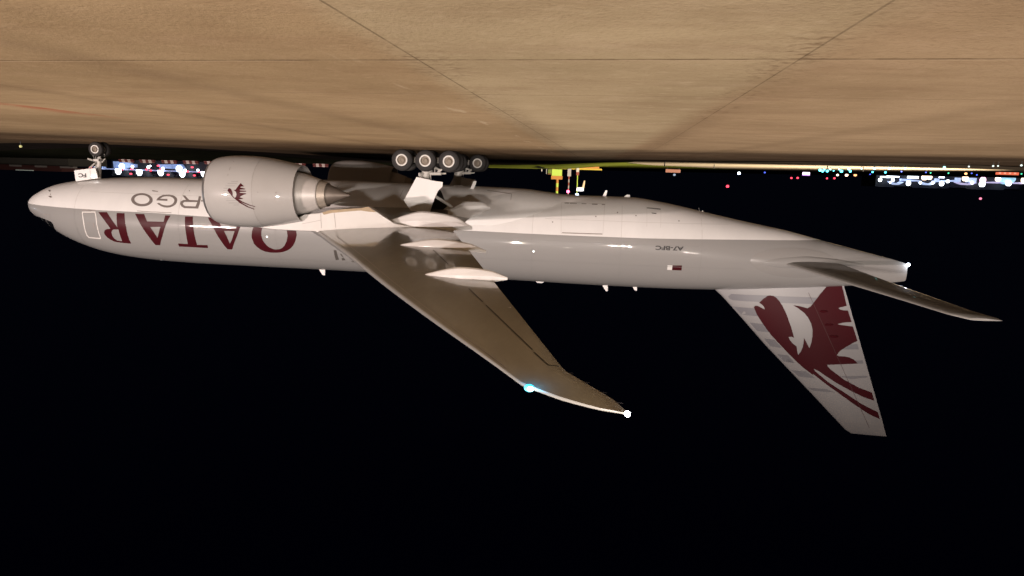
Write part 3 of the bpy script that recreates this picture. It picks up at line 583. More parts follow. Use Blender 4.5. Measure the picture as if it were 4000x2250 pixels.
# tailplanes
M['tailplane'] = pmat('tailplane_grey_paint', (.22, .215, .195), .5, coat=.5, coat_r=.06, spec=.2, noise=.2, nscale=1.4)
def tailplane(side):
    YS = [1.0,1.9,3,4.2,5.6,7,8.5,9.6,10.3,10.6,10.77]
    rg = []
    for y in YS:
        le = -61.12 + (10.6 - y)*.75 if y <= 10.3 else interp(y, [10.3,10.6,10.77], [-60.895,-61.25,-61.75])
        te = interp(y, [1,2,5,8,9.4,10.77], [-58.2,-58.7,-60.15,-61.65,-62.4,-63.45])
        z = interp(y, [1,1.9,5.6,8.5,10.6,10.77], [6.40,6.52,7.10,7.53,7.86,7.95]); c = le - te; th = .052*c
        top = [(lerp(le, te, t), side*y, z + th*sec(t)*.55 + .004*c) for t in tt]
        bot = [(lerp(le, te, t), side*y, z - th*sec(t)*.85) for t in reversed(tt[1:-1])]
        rg.append(top + bot)
    nt_ = len(tt)
    o = MB().loft(rg, lambda i, j: 1 if (j < 4 or j >= 2*nt_ - 2 - 4) else 0).build('tailplane', [M['tailplane'], M['slat']], plane, angle=35)
    # root seal where the tailplane passes into the fuselage
    rr = []
    for u in np.linspace(0, 1, 22):
        x = lerp(-52.6, -60.2, u); r = .62*math.sin(math.pi*u**.72)**.7 + .004
        yc = FW(-x)*.93*side; zc2 = interp(x, [-60.2,-56,-52.6], [6.55,6.42,6.50])
        rr.append([(x, yc + side*r*.55*math.cos(a), zc2 + r*.75*math.sin(a)) for a in np.linspace(0, 2*math.pi, 17)[:-1]])
    MB().loft(rr).build('root_fairing', M['grey'], o, angle=60)
    return o
tailplane(-1); tailplane(1)

# wings
LEZ = ([3,9.6,16,20,23.2,25.2,28.75,30.5,32.4], [4.35,4.93,5.50,5.95,6.25,6.41,6.65,6.80,6.80])
TEZ = ([3,11.76,29.2,32.4], [3.92,4.72,6.6,6.8])
def le_x(y): return -40.2 + (30.5 - y)*.675 if y <= 30.5 else interp(y, [30.5,31.0,31.5,31.9,32.2,32.4], [-40.2,-40.72,-41.27,-41.83,-42.36,-42.93])
def te_x(y): return interp(y, [2.5,10,29.2,29.6,30.42,31.44,31.78,32.2,32.4], [-34.5,-34.28,-41.26,-41.42,-41.97,-42.68,-42.83,-43.0,-43.07])
def wing_low(x, y, off=0.0):
    a, b = le_x(y), te_x(y); c = a - b; t = min(max((a - x)/c, 0), 1)
    return lerp(interp(y, *LEZ), interp(y, *TEZ), t) - .02*c*4*t*(1-t) - (.006*c + .035)*min(1, math.sqrt(t/.02))*(1-t)**.5 - off
wt = [0,.003,.010,.022,.04,.065,.10,.15,.22,.3,.4,.5,.6,.7,.8,.88,.95,1.0]
def wing(side):
    rg = []
    for y in [2.4,3.2,4.5,6,7.5,9,10,11,12.5,14,16,18,20,22,24,26,28,29.2,29.6,30.1,30.5,30.8,31.1,31.5,31.78,32.0,32.2,32.34,32.4]:
        a, b = le_x(y), te_x(y); c = a - b; za, zb = interp(y, *LEZ), interp(y, *TEZ)
        k = interp(y, [3,10,30.5,32.4], [.115,.085,.075,.06])
        top = [(lerp(a, b, t), side*y, lerp(za, zb, t) + k*c*sec(t)*1.0) for t in reversed(wt)]
        bot = [(lerp(a, b, t), side*y, wing_low(lerp(a, b, t), y)) for t in wt[1:-1]]
        rg.append(top + bot)
    nw = len(wt)
    return MB().loft(rg, lambda i, j: 1 if (nw - 6 <= j <= nw + 1) else 0).build('wing', [M['wing'], M['slat']], plane, angle=35)
def pod(w, side, x0, x1, y0, y1, hw, chine, depth, zfront, ztail):
    """A faceted flap track fairing: upright cheeks down to a chine, then a rounded keel."""
    rg = []
    for u in np.linspace(0, 1, 24):
        x = lerp(x0, x1, u); y = lerp(y0, y1, u)
        f = (u/.42)**.62 if u < .42 else 1 - ((u - .42)/.58)**2.3*.93
        f = max(f, .03)
        zch = lerp(zfront, ztail, u) - chine*S(u*2.2)*(1 - .75*S((u - .8)*5))
        top = wing_low(max(x, te_x(y) + .02), y) + .10 if x > te_x(y) + .05 else lerp(wing_low(te_x(y) + .05, y) + .08, ztail + .06, min(1, (te_x(y) + .05 - x)/max(.05, te_x(y) - x1)))
        top = max(top, zch + .02); wd = hw*f
        sec_ = [(-wd, top), (-wd, zch), (-wd*.80, zch - depth*f*.42), (-wd*.42, zch - depth*f*.86), (0, zch - depth*f), (wd*.42, zch - depth*f*.86), (wd*.80, zch - depth*f*.42), (wd, zch), (wd, top)]
        rg.append([(x, side*y + q, z) for q, z in sec_])
    return MB().loft(rg).build('flap_track_fairing', M['white'], w, angle=22)
def equip_wing(side):
    w = wing(side)
    pod(w, side, -32.26, -36.85, 14.2, 14.5, .36, .13, .36, 5.03, 5.10)
    pod(w, side, -34.85, -38.60, 19.5, 20.2, .33, .10, .32, 5.64, 5.50)
    pod(w, side, -29.95, -35.25, 9.0, 9.35, .50, .30, .52, 4.33, 4.42)
    pod(w, side, -32.9, -35.65, 4.7, 4.9, .42, .22, .30, 3.75, 3.48)
    gaps = [[(-38.21,23.68),(-39.05,25.42),(-40.32,28.06)], [(-40.39,28.28),(-40.89,29.25),(-41.2,29.25)], [(-35.61,17.9),(-34.3,15.2)], [(-37.2,21.6),(-38.04,23.32)]]
    for L in gaps:
        mb = MB()
        for q in strip(L, .045): mb.add([(x, side*y, wing_low(x, y, .012)) for x, y in q], [(0,1,2,3)])
        mb.build('aileron_gap', M['black'], w, smooth=False)
    mb = MB()
    L = [(le_x(y) - .085*(le_x(y) - te_x(y)), y) for y in np.linspace(11.5, 29.5, 24)]
    for q in strip(L, .03): mb.add([(x, side*y, wing_low(x, y, .010)) for x, y in q], [(0,1,2,3)])
    mb.build('slat_gap', M['line'], w, smooth=False)
    for px, py in ((-33.2, 17.6), (-34.6, 18.9)):
        mb = MB(); ov = [(px + .30*math.cos(a), py + .17*math.sin(a)) for a in np.linspace(0, 2*math.pi, 25)]
        for q in strip(ov, .035): mb.add([(x, side*y, wing_low(x, y, .010)) for x, y in q], [(0,1,2,3)])
        mb.build('access_panel', M['line'], w, smooth=False)
    MB().prism_xz([(-38.40,6.04),(-39.15,6.00),(-39.28,6.06),(-39.26,6.12),(-38.95,6.10),(-38.6,6.13)], side*23.75 - .07, side*23.75 + .07).build('actuator_fairing', M['white'], w, smooth=False)
    for yy in np.linspace(29.7, 31.7, 4):
        MB().tube([(te_x(yy) + .03, side*yy, wing_low(te_x(yy) + .03, yy)), (te_x(yy) - .16, side*yy, wing_low(te_x(yy) + .03, yy) + .02)], .005, 5).build('static_wick', M['black'], w)
    return w
wing_r = equip_wing(-1); wing_l = equip_wing(1)
MB().ball((-40.48, -30.82, 6.80), .145, 14, sx=1.05, sy=1.0, sz=.70).build('navigation_light', pmat('green_nav_lamp', (.3,1,.9), emit=(.0,.56,1.0), estr=1.25), wing_r)
plamp((-40.36, -31.08, 6.60), 20, (.0, .50, 1.0))
MB().ball((-40.52, -30.94, 6.785), .066, 12, sx=1.2).build('navigation_bulb', pmat('green_nav_bulb', (.6,1,1), emit=(.6,1.0,1.0), estr=14), wing_r)
MB().ball((-43.03, -32.38, 6.80), .075, 18, sx=1.0).build('wingtip_light', pmat('tip_lamp', (1,1,1), emit=(.95,.93,1), estr=22), wing_r)
plamp((-43.25, -32.5, 6.78), 25, (.95, .93, 1.0))
MB().ball((-40.46, 30.82, 6.80), .15, 12, sx=1.5, sz=.62).build('navigation_light', pmat('red_nav_lamp', (1,.1,.1), emit=(1.0,.05,.05), estr=10), wing_l)

# engines
NR = pchip([0,.12,.4,.9,1.6,2.4,3.3,4.2,5.25], [1.72,1.84,1.94,2.02,2.06,2.05,1.97,1.82,1.61])
LIPX = -20.15
def engine(side):
    cy, cz = side*9.61, 2.78
    c = (LIPX, cy, cz); C0 = (0, cy, cz)
    R_ = lambda prof, n, mat, nm, par, k=96: MB().rev([(LIPX + p[0], p[1]) for p in prof], C0, n=k, caps=False).build(nm, M[mat], par)
    e = R_([(-d, NR(d)) for d in [.22,.4,.65,.9,1.2,1.6,2.0,2.4,2.8,3.04]], 96, 'nacelle', 'engine', plane)
    R_([(-d, NR(d)) for d in (3.06,3.4,3.8,4.2,4.6,5.0,5.22,5.25)] + [(-5.25, 1.575), (-5.0, 1.57), (-4.2, 1.62), (-3.4, 1.62)], 96, 'nacelle2', 'thrust_reverser', e)
    R_([(-3.035, NR(3.04) - .012), (-3.065, NR(3.06) - .012)], 96, 'line', 'cowl_gap', e)
    R_([(-.22, NR(.22)), (-.12, NR(.12)), (-.04, 1.79), (.0, 1.72), (-.03, 1.64), (-.2, 1.58), (-1.3, 1.60)], 96, 'lip', 'inlet_lip', e)
    R_([(-1.28, 1.62), (-1.3, .02)], 48, 'dark', 'fan', e)
    R_([(-.55, .01), (-.8, .22), (-1.29, .48)], 32, 'plug', 'spinner', e)
    R_([(-3.4, 1.62), (-3.42, 1.05)], 64, 'dark', 'duct_wall', e)
    R_([(-3.3, 1.08), (-4.2, 1.24), (-4.9, 1.23), (-5.6, 1.08), (-6.25, .86), (-6.28, .82), (-6.0, .80)], 72, 'core', 'core_cowl', e)
    R_([(-6.0, .80), (-6.3, .785), (-6.72, .70), (-6.73, .66), (-6.4, .66)], 64, 'nozzle', 'exhaust_nozzle', e)
    R_([(-6.3, .64), (-6.75, .60), (-7.2, .41), (-7.85, .10), (-7.98, .055), (-8.0, .01)], 48, 'plug', 'exhaust_plug', e)
    # pylon
    P = [(-21.6,4.70,.10),(-22.3,4.80,.20),(-23.6,4.92,.26),(-25.0,4.93,.29),(-26.2,4.93,.30),(-27.2,4.74,.30),(-28.6,4.66,.29),(-30.0,4.62,.24),(-31.2,4.60,.15),(-32.15,4.57,.03)]
    LOW = ([-32.2,-30.82,-30.16,-29.7,-29.33,-28.97,-27.06,-26.5,-25.53,-25.2,-21.6], [4.50,4.28,3.87,3.58,3.36,3.45,3.64,3.83,3.95,4.15,4.3])
    rg = []
    xs_ = sorted(set([p[0] for p in P] + [-25.2,-25.53,-26.5,-27.06,-28.97,-29.33,-29.7,-30.16,-30.82]), reverse=True)
    for x in xs_:
        tp = interp(-x, [-p[0] for p in P], [p[1] for p in P]); wd = interp(-x, [-p[0] for p in P], [p[2] for p in P]); lo = interp(x, *LOW)
        tp2 = tp + (.25 if x < -26.3 else .0)
        rg.append([(x, cy - wd, tp2 - .04), (x, cy - wd*.6, tp2), (x, cy + wd*.6, tp2), (x, cy + wd, tp2 - .04), (x, cy + wd, lo + .03), (x, cy + wd*.85, lo), (x, cy - wd*.85, lo), (x, cy - wd, lo + .03)])
    py = MB().loft(rg).build('pylon', pmat('pylon_paint', (.70, .68, .65), .36, coat=.4, spec=.2, noise=.08, nscale=1.2), plane, angle=30)
    yy = cy + side*.0 - .315 if side < 0 else cy + .315
    sc = [(-26.6,3.80),(-27.1,3.64),(-28.9,3.46),(-29.33,3.37),(-29.8,3.66),(-29.4,3.66),(-28.9,3.60),(-27.2,3.80),(-26.7,3.93)]
    MB().prism_xz(sc, yy - .003, yy + .003).build('heat_shield', M['soot'], py, smooth=False)
    for L in ([(-26.5,3.87),(-26.55,4.7)], [(-27.3,3.66),(-27.4,4.65)], [(-26.5,4.25),(-25.4,4.5)]):
        mb = MB()
        for q in strip(L, .018): mb.prism_xz(q, yy - .001, yy + .004)
        mb.build('pylon_seam', M['line'], py, smooth=False)
    return e
def nac_pt(x, z, off=.010):
    d = LIPX - x; r = NR(d) + off; q = z - 2.78
    return (x, -9.61 - math.sqrt(max(.01, r*r - q*q)), z)
eng_r = engine(-1); eng_l = engine(1)
decals('cowl_emblem', D['engoryx'], nac_pt, M['burgundy'], eng_r, .12)
decals('emblem_stripe', D['engstripes'], lambda x, z: nac_pt(x, z, .008), pmat('emblem_stripe_paint', (.33,.32,.31), .4), eng_r, .3)
decals('cowl_seam', D['engline'], nac_pt, M['line'], eng_r, .3)
decals('drain_port', D['engdot'], nac_pt, M['line'], eng_r, .3)

# landing gear
def wheel(parent, c, R, w, rr, side_out):
    """Tyre and rim on an axle along y."""
    h = w/2
    MB().rev([(-h, rr), (-h, R*.72), (-h*.93, R*.84), (-h*.74, R*.95), (-h*.4, R*.99), (0, R), (h*.4, R*.99), (h*.74, R*.95), (h*.93, R*.84), (h, R*.72), (h, rr), (0, rr*.95), (-h, rr)], c, 'y', 48, caps=False).build('tyre', M['tyre'], parent)
    for sg in (-1, 1):
        MB().rev([(sg*h*.98, rr*1.03, 0), (sg*(h + .012), rr*1.0, 0), (sg*(h + .012), rr*.80, 0), (sg*(h - .02), rr*.76, 1), (sg*(h - .085), rr*.72, 1), (sg*(h - .09), rr*.50, 1), (sg*(h - .03), rr*.46, 1), (sg*(h - .02), rr*.40, 1), (sg*(h - .02), rr*.28, 1), (sg*(h - .05), rr*.26, 1), (sg*(h - .05), .001, 1)], c, 'y', 32, caps=False).build('rim', [M['rim'], M['hub']], parent)
def main_gear(side):
    y = side*5.485
    g = MB()
    g.tube([(-30.2, y, .62), (-33.35, y, .62)], .19, 14)
    for x in (-30.32, -31.78, -33.24): g.tube([(x, y - .62, .66), (x, y + .62, .66)], .11, 12)
    g.tube([(-31.78, y, .55), (-31.72, y, 1.15)], .26, 20)
    g.tube([(-31.72, y, 1.1), (-31.55, y, 1.72), (-31.35, y, 4.1)], [.27, .30, .30], 20)
    g.tube([(-31.70, y - side*.02, 1.18), (-31.66, y, 1.36)], .36, 20)
    g.tube([(-31.50, y + side*.2, 1.50), (-31.30, y + side*.42, 1.52)], .12, 12)
    o = g.build('main_gear', M['gear'], plane)
    b = MB()
    b.tube([(-31.9, y + side*.1, 1.45), (-32.62, y + side*.1, 1.42)], .10, 12); b.tube([(-32.6, y, 1.42), (-32.9, y, 1.40)], .055, 10)
    b.tube([(-32.3, y + side*.05, 1.42), (-32.9, y + side*.05, .95)], .07, 10); b.tube([(-31.9, y, .95), (-32.5, y, 1.2)], .07, 10)
    b.tube([(-31.5, y, 2.4), (-33.2, y - side*1.2, 3.6)], .10, 10); b.tube([(-31.5, y - side*.1, 2.3), (-31.4, y - side*3.0, 3.3)], .12, 10)
    b.tube([(-31.9, y + side*.16, 1.1), (-32.0, y + side*.2, 1.9)], .025, 6); b.tube([(-32.2, y + side*.1, 1.5), (-32.2, y + side*.1, 1.1)], .03, 6)
    b.build('gear_brace', M['gear'], o)
    for x in (-30.32, -31.78, -33.24):
        for q in (-.70, .70): wheel(o, (x, y + q, .665), .665, .52, .355, side)
    dr = [(-31.2,1.665),(-32.05,1.81),(-32.06,1.84),(-32.85,1.925),(-32.82,2.2),(-32.54,2.49),(-32.26,3.14),(-31.98,3.86),(-30.78,3.75),(-30.41,3.13)]
    yd = side*6.2
    n = len(dr); mb = MB()
    lean = lambda z: yd - side*max(0, z - 3.1)*.35
    vs = [(x, lean(z) + side*.0, z) for x, z in dr] + [(x, lean(z) - side*.06, z) for x, z in dr]
    # split at the fold line z = 3.13
    mb.add(vs, [tuple(i for i in (0,1,2,3,4,5,6,9)), (6,7,8,9), (n,n+9,n+6,n+5,n+4,n+3,n+2,n+1), (n+6,n+9,n+8,n+7)] + [(i, n+i, n+(i+1) % n, (i+1) % n) for i in range(n)])
    mb.build('gear_door', M['white'], o, smooth=False)
    return o
main_gear(-1); main_gear(1)
def nose_gear():
    g = MB()
    g.tube([(-5.89, -.5, .54), (-5.89, .5, .54)], .09, 12)
    g.tube([(-5.86, 0, .5), (-5.80, 0, 1.2)], .11, 16); g.tube([(-5.80, 0, 1.15), (-5.62, 0, 2.75)], .17, 16)
    o = g.build('nose_gear', M['gear'], plane)
    b = MB()
    b.tube([(-5.62, 0, .75), (-5.30, 0, 1.05), (-5.55, 0, 1.4)], .045, 8); b.tube([(-6.2, 0, .85), (-6.25, 0, 1.2), (-5.95, 0, 1.5)], .045, 8)
    b.tube([(-5.6, .25, 1.55), (-4.4, .3, 2.6)], .06, 8); b.tube([(-5.6, -.25, 1.55), (-4.4, -.3, 2.6)], .06, 8)
    b.box(-5.95, -5.55, -.34, .34, 1.25, 1.42); b.tube([(-5.5, -.3, 1.35), (-5.1, -.3, 1.25)], .07, 8)
    b.tube([(-5.6, -.12, .9), (-5.55, -.14, 2.3)], .022, 6); b.tube([(-5.95, -.10, .8), (-5.9, -.12, 2.3)], .022, 6)
    b.build('gear_brace', M['gear'], o)
    for q in (-.37, .37): wheel(o, (-5.89, q, .545), .545, .42, .30, -1)
    for sd in (-1,):
        dp = [(-4.40,2.14),(-4.5,2.10),(-6.0,1.90),(-6.08,1.93),(-6.19,2.42),(-6.20,2.62),(-4.52,2.90),(-4.46,2.86)]
        d_ = MB().prism_xz(dp, sd*.86 - .03, sd*.86 + .03).build('gear_door', M['white'], o, smooth=False)
        if sd < 0:
            F_ = lambda x, z: (x, -.896, z)
            text_decal('lettering', 'FC', -5.33, -4.72, 2.29, 2.59, F_, M['black'], o, .02)
            linework('door_seam', [(-5.65,1.96),(-5.66,2.74)], .025, F_, M['line'], o)
            MB().ball((-5.93, -.93, 2.50), .10, 12, sx=2.3, sy=.35, sz=.75).build('door_lamp', pmat('gear_door_lamp', (1,1,1), emit=(1,.97,.94), estr=3), o)
    return o
nose_gear()

# ------------------------------------------------------------------ far side of the airfield
def emat(name, col, s): return pmat(name, tuple(min(1, c) for c in col), emit=col, estr=s)
E_ = {'cyan': emat('cyan_lamp', (.10,.80,1.0), 5), 'teal': emat('teal_lamp', (.35,1.0,.95), 3.2), 'pale': emat('pale_lamp', (.70,.85,.80), 1.2),
      'red': emat('red_lamp', (1.0,.06,.10), 3.0), 'warm': emat('warm_lamp', (1.0,.75,.55), 4), 'orange': emat('orange_lamp', (1.0,.45,.18), 2.5),
      'blue': emat('blue_lamp', (.10,.16,1.0), 1.6), 'green': emat('green_lamp', (.10,1.0,.55), 1.2), 'white': emat('white_lamp', (.85,.92,1.0), 6),
      'whitedim': emat('dim_white_lamp', (.6,.7,.85), .7), 'pink': emat('pink_lamp', (1.0,.25,.40), 1.6)}
M['post'] = pmat('lamp_post_grey', (.05,.05,.05), .6)
LAB = {'t': ('cluster of small cyan airfield lights far beyond the tail', 'tiny cyan airfield light shining beyond the far taxiway', 'cyan lights beyond the taxiway'),
       'e': ('', 'small pale teal taxiway edge light beside the lit far pavement', 'edge lights of the far taxiway'),
       'r': ('', 'small red obstruction light low in the dark beyond the tail', 'red lights beyond the tail'),
       'w': ('', 'warm white lamp in the dark between the red lights and the terminal', 'warm lamps beyond the tail'),
       'b': ('', 'tiny blue airfield light on the dark grass before the terminal', 'blue airfield lights'),
       'g': ('', 'tiny green airfield light on the dark grass before the terminal', 'green airfield lights'),
       'one': 'single bright white lamp on the dark field beside the lit pavement edge', 'one2': 'dim white lamp standing above the small orange sign board',
       'redone': 'single bright red beacon high in the black sky under the tail cone', 'pink': 'pinkish red beacon alone in the sky above the terminal',
       'or': 'tiny orange lamp between the teal edge lights and the terminal'}
GBD = {'r': 1, 'w': 1, 'redone': 1, 'pink': 1, 'one2': 1, 'one': 1}
for x, y, z, r, c, t in [
(-77.3,66.9,-0.24,0.22,'cyan','t'),
(-84.4,88.6,-0.31,0.24,'cyan','t'),
(-73.5,52.7,-0.2,0.12,'cyan','t'),
(-83.2,82.2,-0.3,0.23,'cyan','t'),
(-82.2,75.8,-0.29,0.11,'cyan','t'),
(-85.3,81.3,-0.32,0.25,'cyan','t'),
(-86.3,79.9,-0.33,0.2,'cyan','t'),
(-92.8,87.5,-0.41,0.16,'cyan','t'),
(-96.6,91.5,-0.45,0.19,'cyan','t'),
(-72.5,47.1,-0.19,0.1,'teal','e'),
(-72.8,44.7,-0.19,0.1,'teal','e'),
(-71.6,37.8,-0.18,0.15,'teal','e'),
(-70.4,30.5,-0.16,0.08,'teal','e'),
(-70.5,27.3,-0.17,0.13,'teal','e'),
(-70.1,22.6,-0.16,0.12,'teal','e'),
(-70.2,19.4,-0.16,0.1,'teal','e'),
(-68.6,8.7,-0.15,0.09,'teal','e'),
(-67.2,2.3,-0.13,0.06,'pale','e'),
(-66.8,-1.4,-0.13,0.06,'pale','e'),
(-66.5,-2.5,-0.12,0.05,'pale','e'),
(-66.1,-5.6,-0.12,0.06,'pale','e'),
(-169.0,423.1,1.62,0.65,'red','r'),
(-173.0,423.6,1.43,0.69,'red','r'),
(-191.6,425.6,1.15,0.59,'red','r'),
(-196.3,426.1,0.91,0.65,'red','r'),
(-198.2,426.7,-1.19,0.74,'warm','w'),
(-203.9,427.3,-1.37,0.98,'warm','w'),
(-209.4,427.9,-1.6,0.98,'orange','w'),
(-146.2,232.8,-0.97,0.25,'blue','b'),
(-85.9,58.5,-0.33,0.1,'blue','b'),
(-92.8,66.6,-0.4,0.11,'blue','b'),
(-100.3,68.4,-0.49,0.11,'blue','b'),
(-124.0,113.9,-0.74,0.16,'blue','b'),
(-122.6,296.2,-0.71,0.42,'blue','b'),
(-98.9,78.7,-0.47,0.12,'green','g'),
(-100.1,75.2,-0.48,0.13,'green','g'),
(-101.9,58.4,-0.5,0.11,'green','g'),
(-104.4,263.6,0.11,0.65,'white','one'),
(-77.1,260.4,1.62,0.54,'whitedim','one2'),
(-128.8,417.8,8.13,0.98,'red','redone'),
(-289.5,434.2,10.77,0.82,'pink','pink'),
(-104.8,79.3,-0.53,0.22,'orange','or'),

]:
    mb = MB(); mb.ball((x, y, z), r, 10, 0)
    g = zt(x, y) - .1
    if z - r > g: mb.tube([(x, y, g), (x, y, z - r*.7)], min(.09, r*.35), 6, 1)
    lab = LAB[t]
    o = mb.build('airfield_light' if t not in ('redone', 'pink', 'r') else 'beacon', [E_[c], M['post']])
    if isinstance(lab, tuple): tag(o, lab[1], 'airfield light' if t != 'r' else 'beacon', lab[2])
    else: tag(o, lab, 'beacon' if t in ('redone', 'pink') else 'airfield light')

# lit display board, red lamps' neighbour in the dark
db = empty('display_board', (-111.6, 193.2, -.95)); tag(db, 'bright white and magenta lit board in the dark beside the red lamps', 'display board')
MB().box(-112.7, -110.5, 193.0, 193.2, -.72, .16).build('screen', emat('white_magenta_screen', (1.0,.82,1.0), 3), db, smooth=False)
MB().box(-112.8, -110.4, 193.01, 193.3, .163, .38).build('frame', emat('purple_screen_edge', (.45,.12,.75), 1.0), db, smooth=False)
MB().box(-111.8, -111.4, 193.05, 193.2, -1.2, -.723).build('leg', M['post'], db, smooth=False)

# terminal beyond the tail
M['tdark'] = pmat('terminal_cladding', (.008,.010,.016), .6)
M['canopy'] = emat('lit_canopy', (.42,.52,.80), 1.05); M['bar'] = emat('lit_gallery', (.85,.90,1.0), 3.5); M['dome'] = emat('lit_dome', (.30,.58,.80), .9); M['lav'] = emat('lavender_canopy', (.50,.46,.72), 1.0)  # canopies glow by themselves: the lamps' light on them is put in as emission
term = empty('terminal', (-296, 500, -4)); tag(term, 'long dark airport terminal with glowing canopies beyond the tail of the airliner', 'terminal')
mb = MB()
for i in range(10):
    x0 = -244 - i*13.0; x1 = x0 - 13.0; y0 = 482.6 + i*1.4
    mb.box(x1, x0, y0 + 3, y0 + 30, -6, 5.8 - .05*i - (.8 if i % 3 == 1 else 0))
mb.build('hall', M['tdark'], term, smooth=False)
def arch(xa, xb, y, z0, zr, mat, n=14, dep=8):
    mb = MB(); rg = []
    for i in range(n + 1):
        u = i/n; x = lerp(xa, xb, u); z = z0 + zr*math.sin(math.pi*u)
        rg.append([(x, y, z - 1.1*math.sin(math.pi*u) - .08), (x, y, z), (x, y + dep, z), (x, y + dep, z - .5)])
    mb.loft(rg); return mb.build('canopy', mat, term, angle=50)
arch(-251.9, -260.6, 479.0, 2.1, 2.0, M['canopy']); arch(-273.6, -283.0, 481.3, 1.6, 2.0, M['canopy']); arch(-299.1, -311.5, 484.3, 1.0, 1.7, M['lav'])
arch(-262.0, -273.0, 480.2, .9, .4, M['canopy']); arch(-283.5, -291, 482, .6, .5, M['canopy']); arch(-318, -331, 486, .4, .5, M['lav']); arch(-336, -347, 488, .3, .5, M['lav']); arch(-291.5, -298.5, 483.2, .2, .5, M['canopy'])
def gal(xa, xb, y, z0, z1, mat, nm='lit_gallery'):
    MB().box(xb, xa, y, y + 3, z0, z1).build(nm, mat, term, smooth=False)
gal(-245.5, -249.5, 479.2, -1.6, -.7, M['bar']); gal(-249.7, -254.2, 479.4, -2.0, -.6, M['bar']); gal(-255.4, -257.4, 479.8, -1.9, -1.0, M['bar'])
gal(-264.3, -270.6, 480.8, -2.3, -.7, M['bar']); gal(-286.5, -289, 483.2, -2.6, -1.6, M['bar'])
gal(-305.5, -311.5, 485.5, -2.4, .7, M['canopy']); gal(-297.8, -300.6, 484.5, -2.2, .9, M['canopy']); gal(-259, -262.5, 480, -.3, 1.2, M['canopy'])
gal(-283.2, -285.3, 482.2, -1.2, 1.2, M['canopy']); gal(-262.5, -266, 480.6, .0, 1.3, M['canopy'])
mb = MB(); mb.ball((-334.3, 492, -2.6), 6.2, 20, sx=1, sy=.6, sz=.66); mb.build('lit_dome', M['dome'], term)
for x, y, z, r, c in [(-244.5,479.1,1.0,.99,'white'),(-251.6,479.6,2.6,.54,'white'),(-253.2,479.6,.9,.9,'white'),(-263.9,479.6,2.8,1.26,'white'),(-272.2,480.6,2.2,.72,'white'),(-280.4,480.5,1.9,.72,'white'),(-286.9,481.8,2.3,1.26,'white'),(-290.8,481.8,.5,.9,'white'),(-274.9,481.5,-1.8,1.62,'warm'),(-278.4,481.8,-1.9,1.35,'warm'),(-303.2,484.2,-2.0,1.62,'warm'),(-315.8,485.8,-1.2,1.62,'pinkwhite'),(-315.7,485.8,1.6,1.6,'white'),(-326.0,486.5,-2.2,1.44,'warm'),(-333.6,487.0,.5,1.5,'white'),(-344.1,487.5,-2.1,1.8,'warm'),(-308.3,484.5,1.1,.8,'white')]:
    if c == 'pinkwhite' and c not in E_: E_[c] = emat('pink_white_sign', (1.0,.55,.80), 3)
    MB().ball((x, y, z), r*1.2, 12, sz=1.15).build('lamp', E_[c], term)

# pier beyond the nose with floodlights, red lamps and pale jetways
M['pier'] = emat('pier_floodlight_glow', (.24,.34,.62), .55); M['pierdark'] = pmat('pier_dark_cladding', (.02,.022,.03), .5); M['rail'] = emat('roof_rail_glow', (.30,.36,.62), .55)  # jetways and rail glow: the floodlighting on them is put in as emission
pier = empty('airport_pier', (118, 206, 0)); tag(pier, 'floodlit airport pier glowing blue white behind the nose gear', 'pier')
MB().box(98, 139, 204, 230, -1, 8.7).build('wall', M['pierdark'], pier, smooth=False)
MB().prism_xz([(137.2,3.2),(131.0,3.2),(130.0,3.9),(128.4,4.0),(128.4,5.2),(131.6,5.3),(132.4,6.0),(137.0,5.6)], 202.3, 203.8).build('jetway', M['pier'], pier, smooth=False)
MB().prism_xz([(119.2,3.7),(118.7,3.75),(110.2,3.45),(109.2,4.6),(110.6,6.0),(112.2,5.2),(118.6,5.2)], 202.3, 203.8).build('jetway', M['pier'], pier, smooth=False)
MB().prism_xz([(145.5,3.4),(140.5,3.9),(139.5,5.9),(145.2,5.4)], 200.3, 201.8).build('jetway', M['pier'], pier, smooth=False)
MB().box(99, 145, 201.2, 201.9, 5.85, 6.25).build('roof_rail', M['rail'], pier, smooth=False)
for x in (99.5, 108.3, 116.9, 125.4, 133.8):
    MB().prism_xz([(x - 1.2, 6.4), (x - 4.0, 8.2), (x - 4.6, 8.2), (x - 1.6, 5.9), (x + 1.6, 5.9), (x + 4.6, 8.2), (x + 4.0, 8.2), (x + 1.2, 6.4)], 202.5, 203.6).build('roof_truss', M['pierdark'], pier, smooth=False)
for x, z in ((134.16,6.95),(125.78,7.09),(117.26,6.9),(108.8,7.12),(100.28,6.85)):
    mb = MB(); mb.prism_xz([(x-.98, z-1.0), (x+.98, z-1.0), (x+.85, z+.2), (x+.25, z+1.0), (x-.35, z+1.0), (x-.9, z+.3)], 200.3, 201.0)
    o = mb.build('floodlight', E_['white']); tag(o, 'square white floodlight glowing on the airport pier behind the engine and nose', 'floodlight', 'floodlights along the pier')
    o['kind'] = 'thing'
for x, z, r in ((132.13,4.93,.95),(109.56,5.11,1.05),(141.69,5.08,1.15),(127.9,4.9,.5),(121.6,4.9,.5),(115.9,5.2,.5),(107.2,5.6,.5),(102.2,5.4,.45),(120.8,4.4,.3)):
    MB().ball((x, 200.0, z), r, 10, sz=1.2).build('lamp', E_['white'], pier)
for x, z in ((131.55,5.98),(127.81,5.78),(128.3,7.54),(121.95,5.75),(120.39,6.07),(117.31,4.23),(116.43,5.58),(113.57,7.42),(105.9,5.97),(104.03,4.38),(103.31,7.34),(101.51,5.91),(144.27,5.71)):
    mb = MB(); mb.ball((x, 199.4, z), .38, 10, sx=1.3, sz=.85)
    o = mb.build('beacon', E_['red']); tag(o, 'small red lamp among the white floodlights on the pier', 'beacon', 'red lamps on the pier')

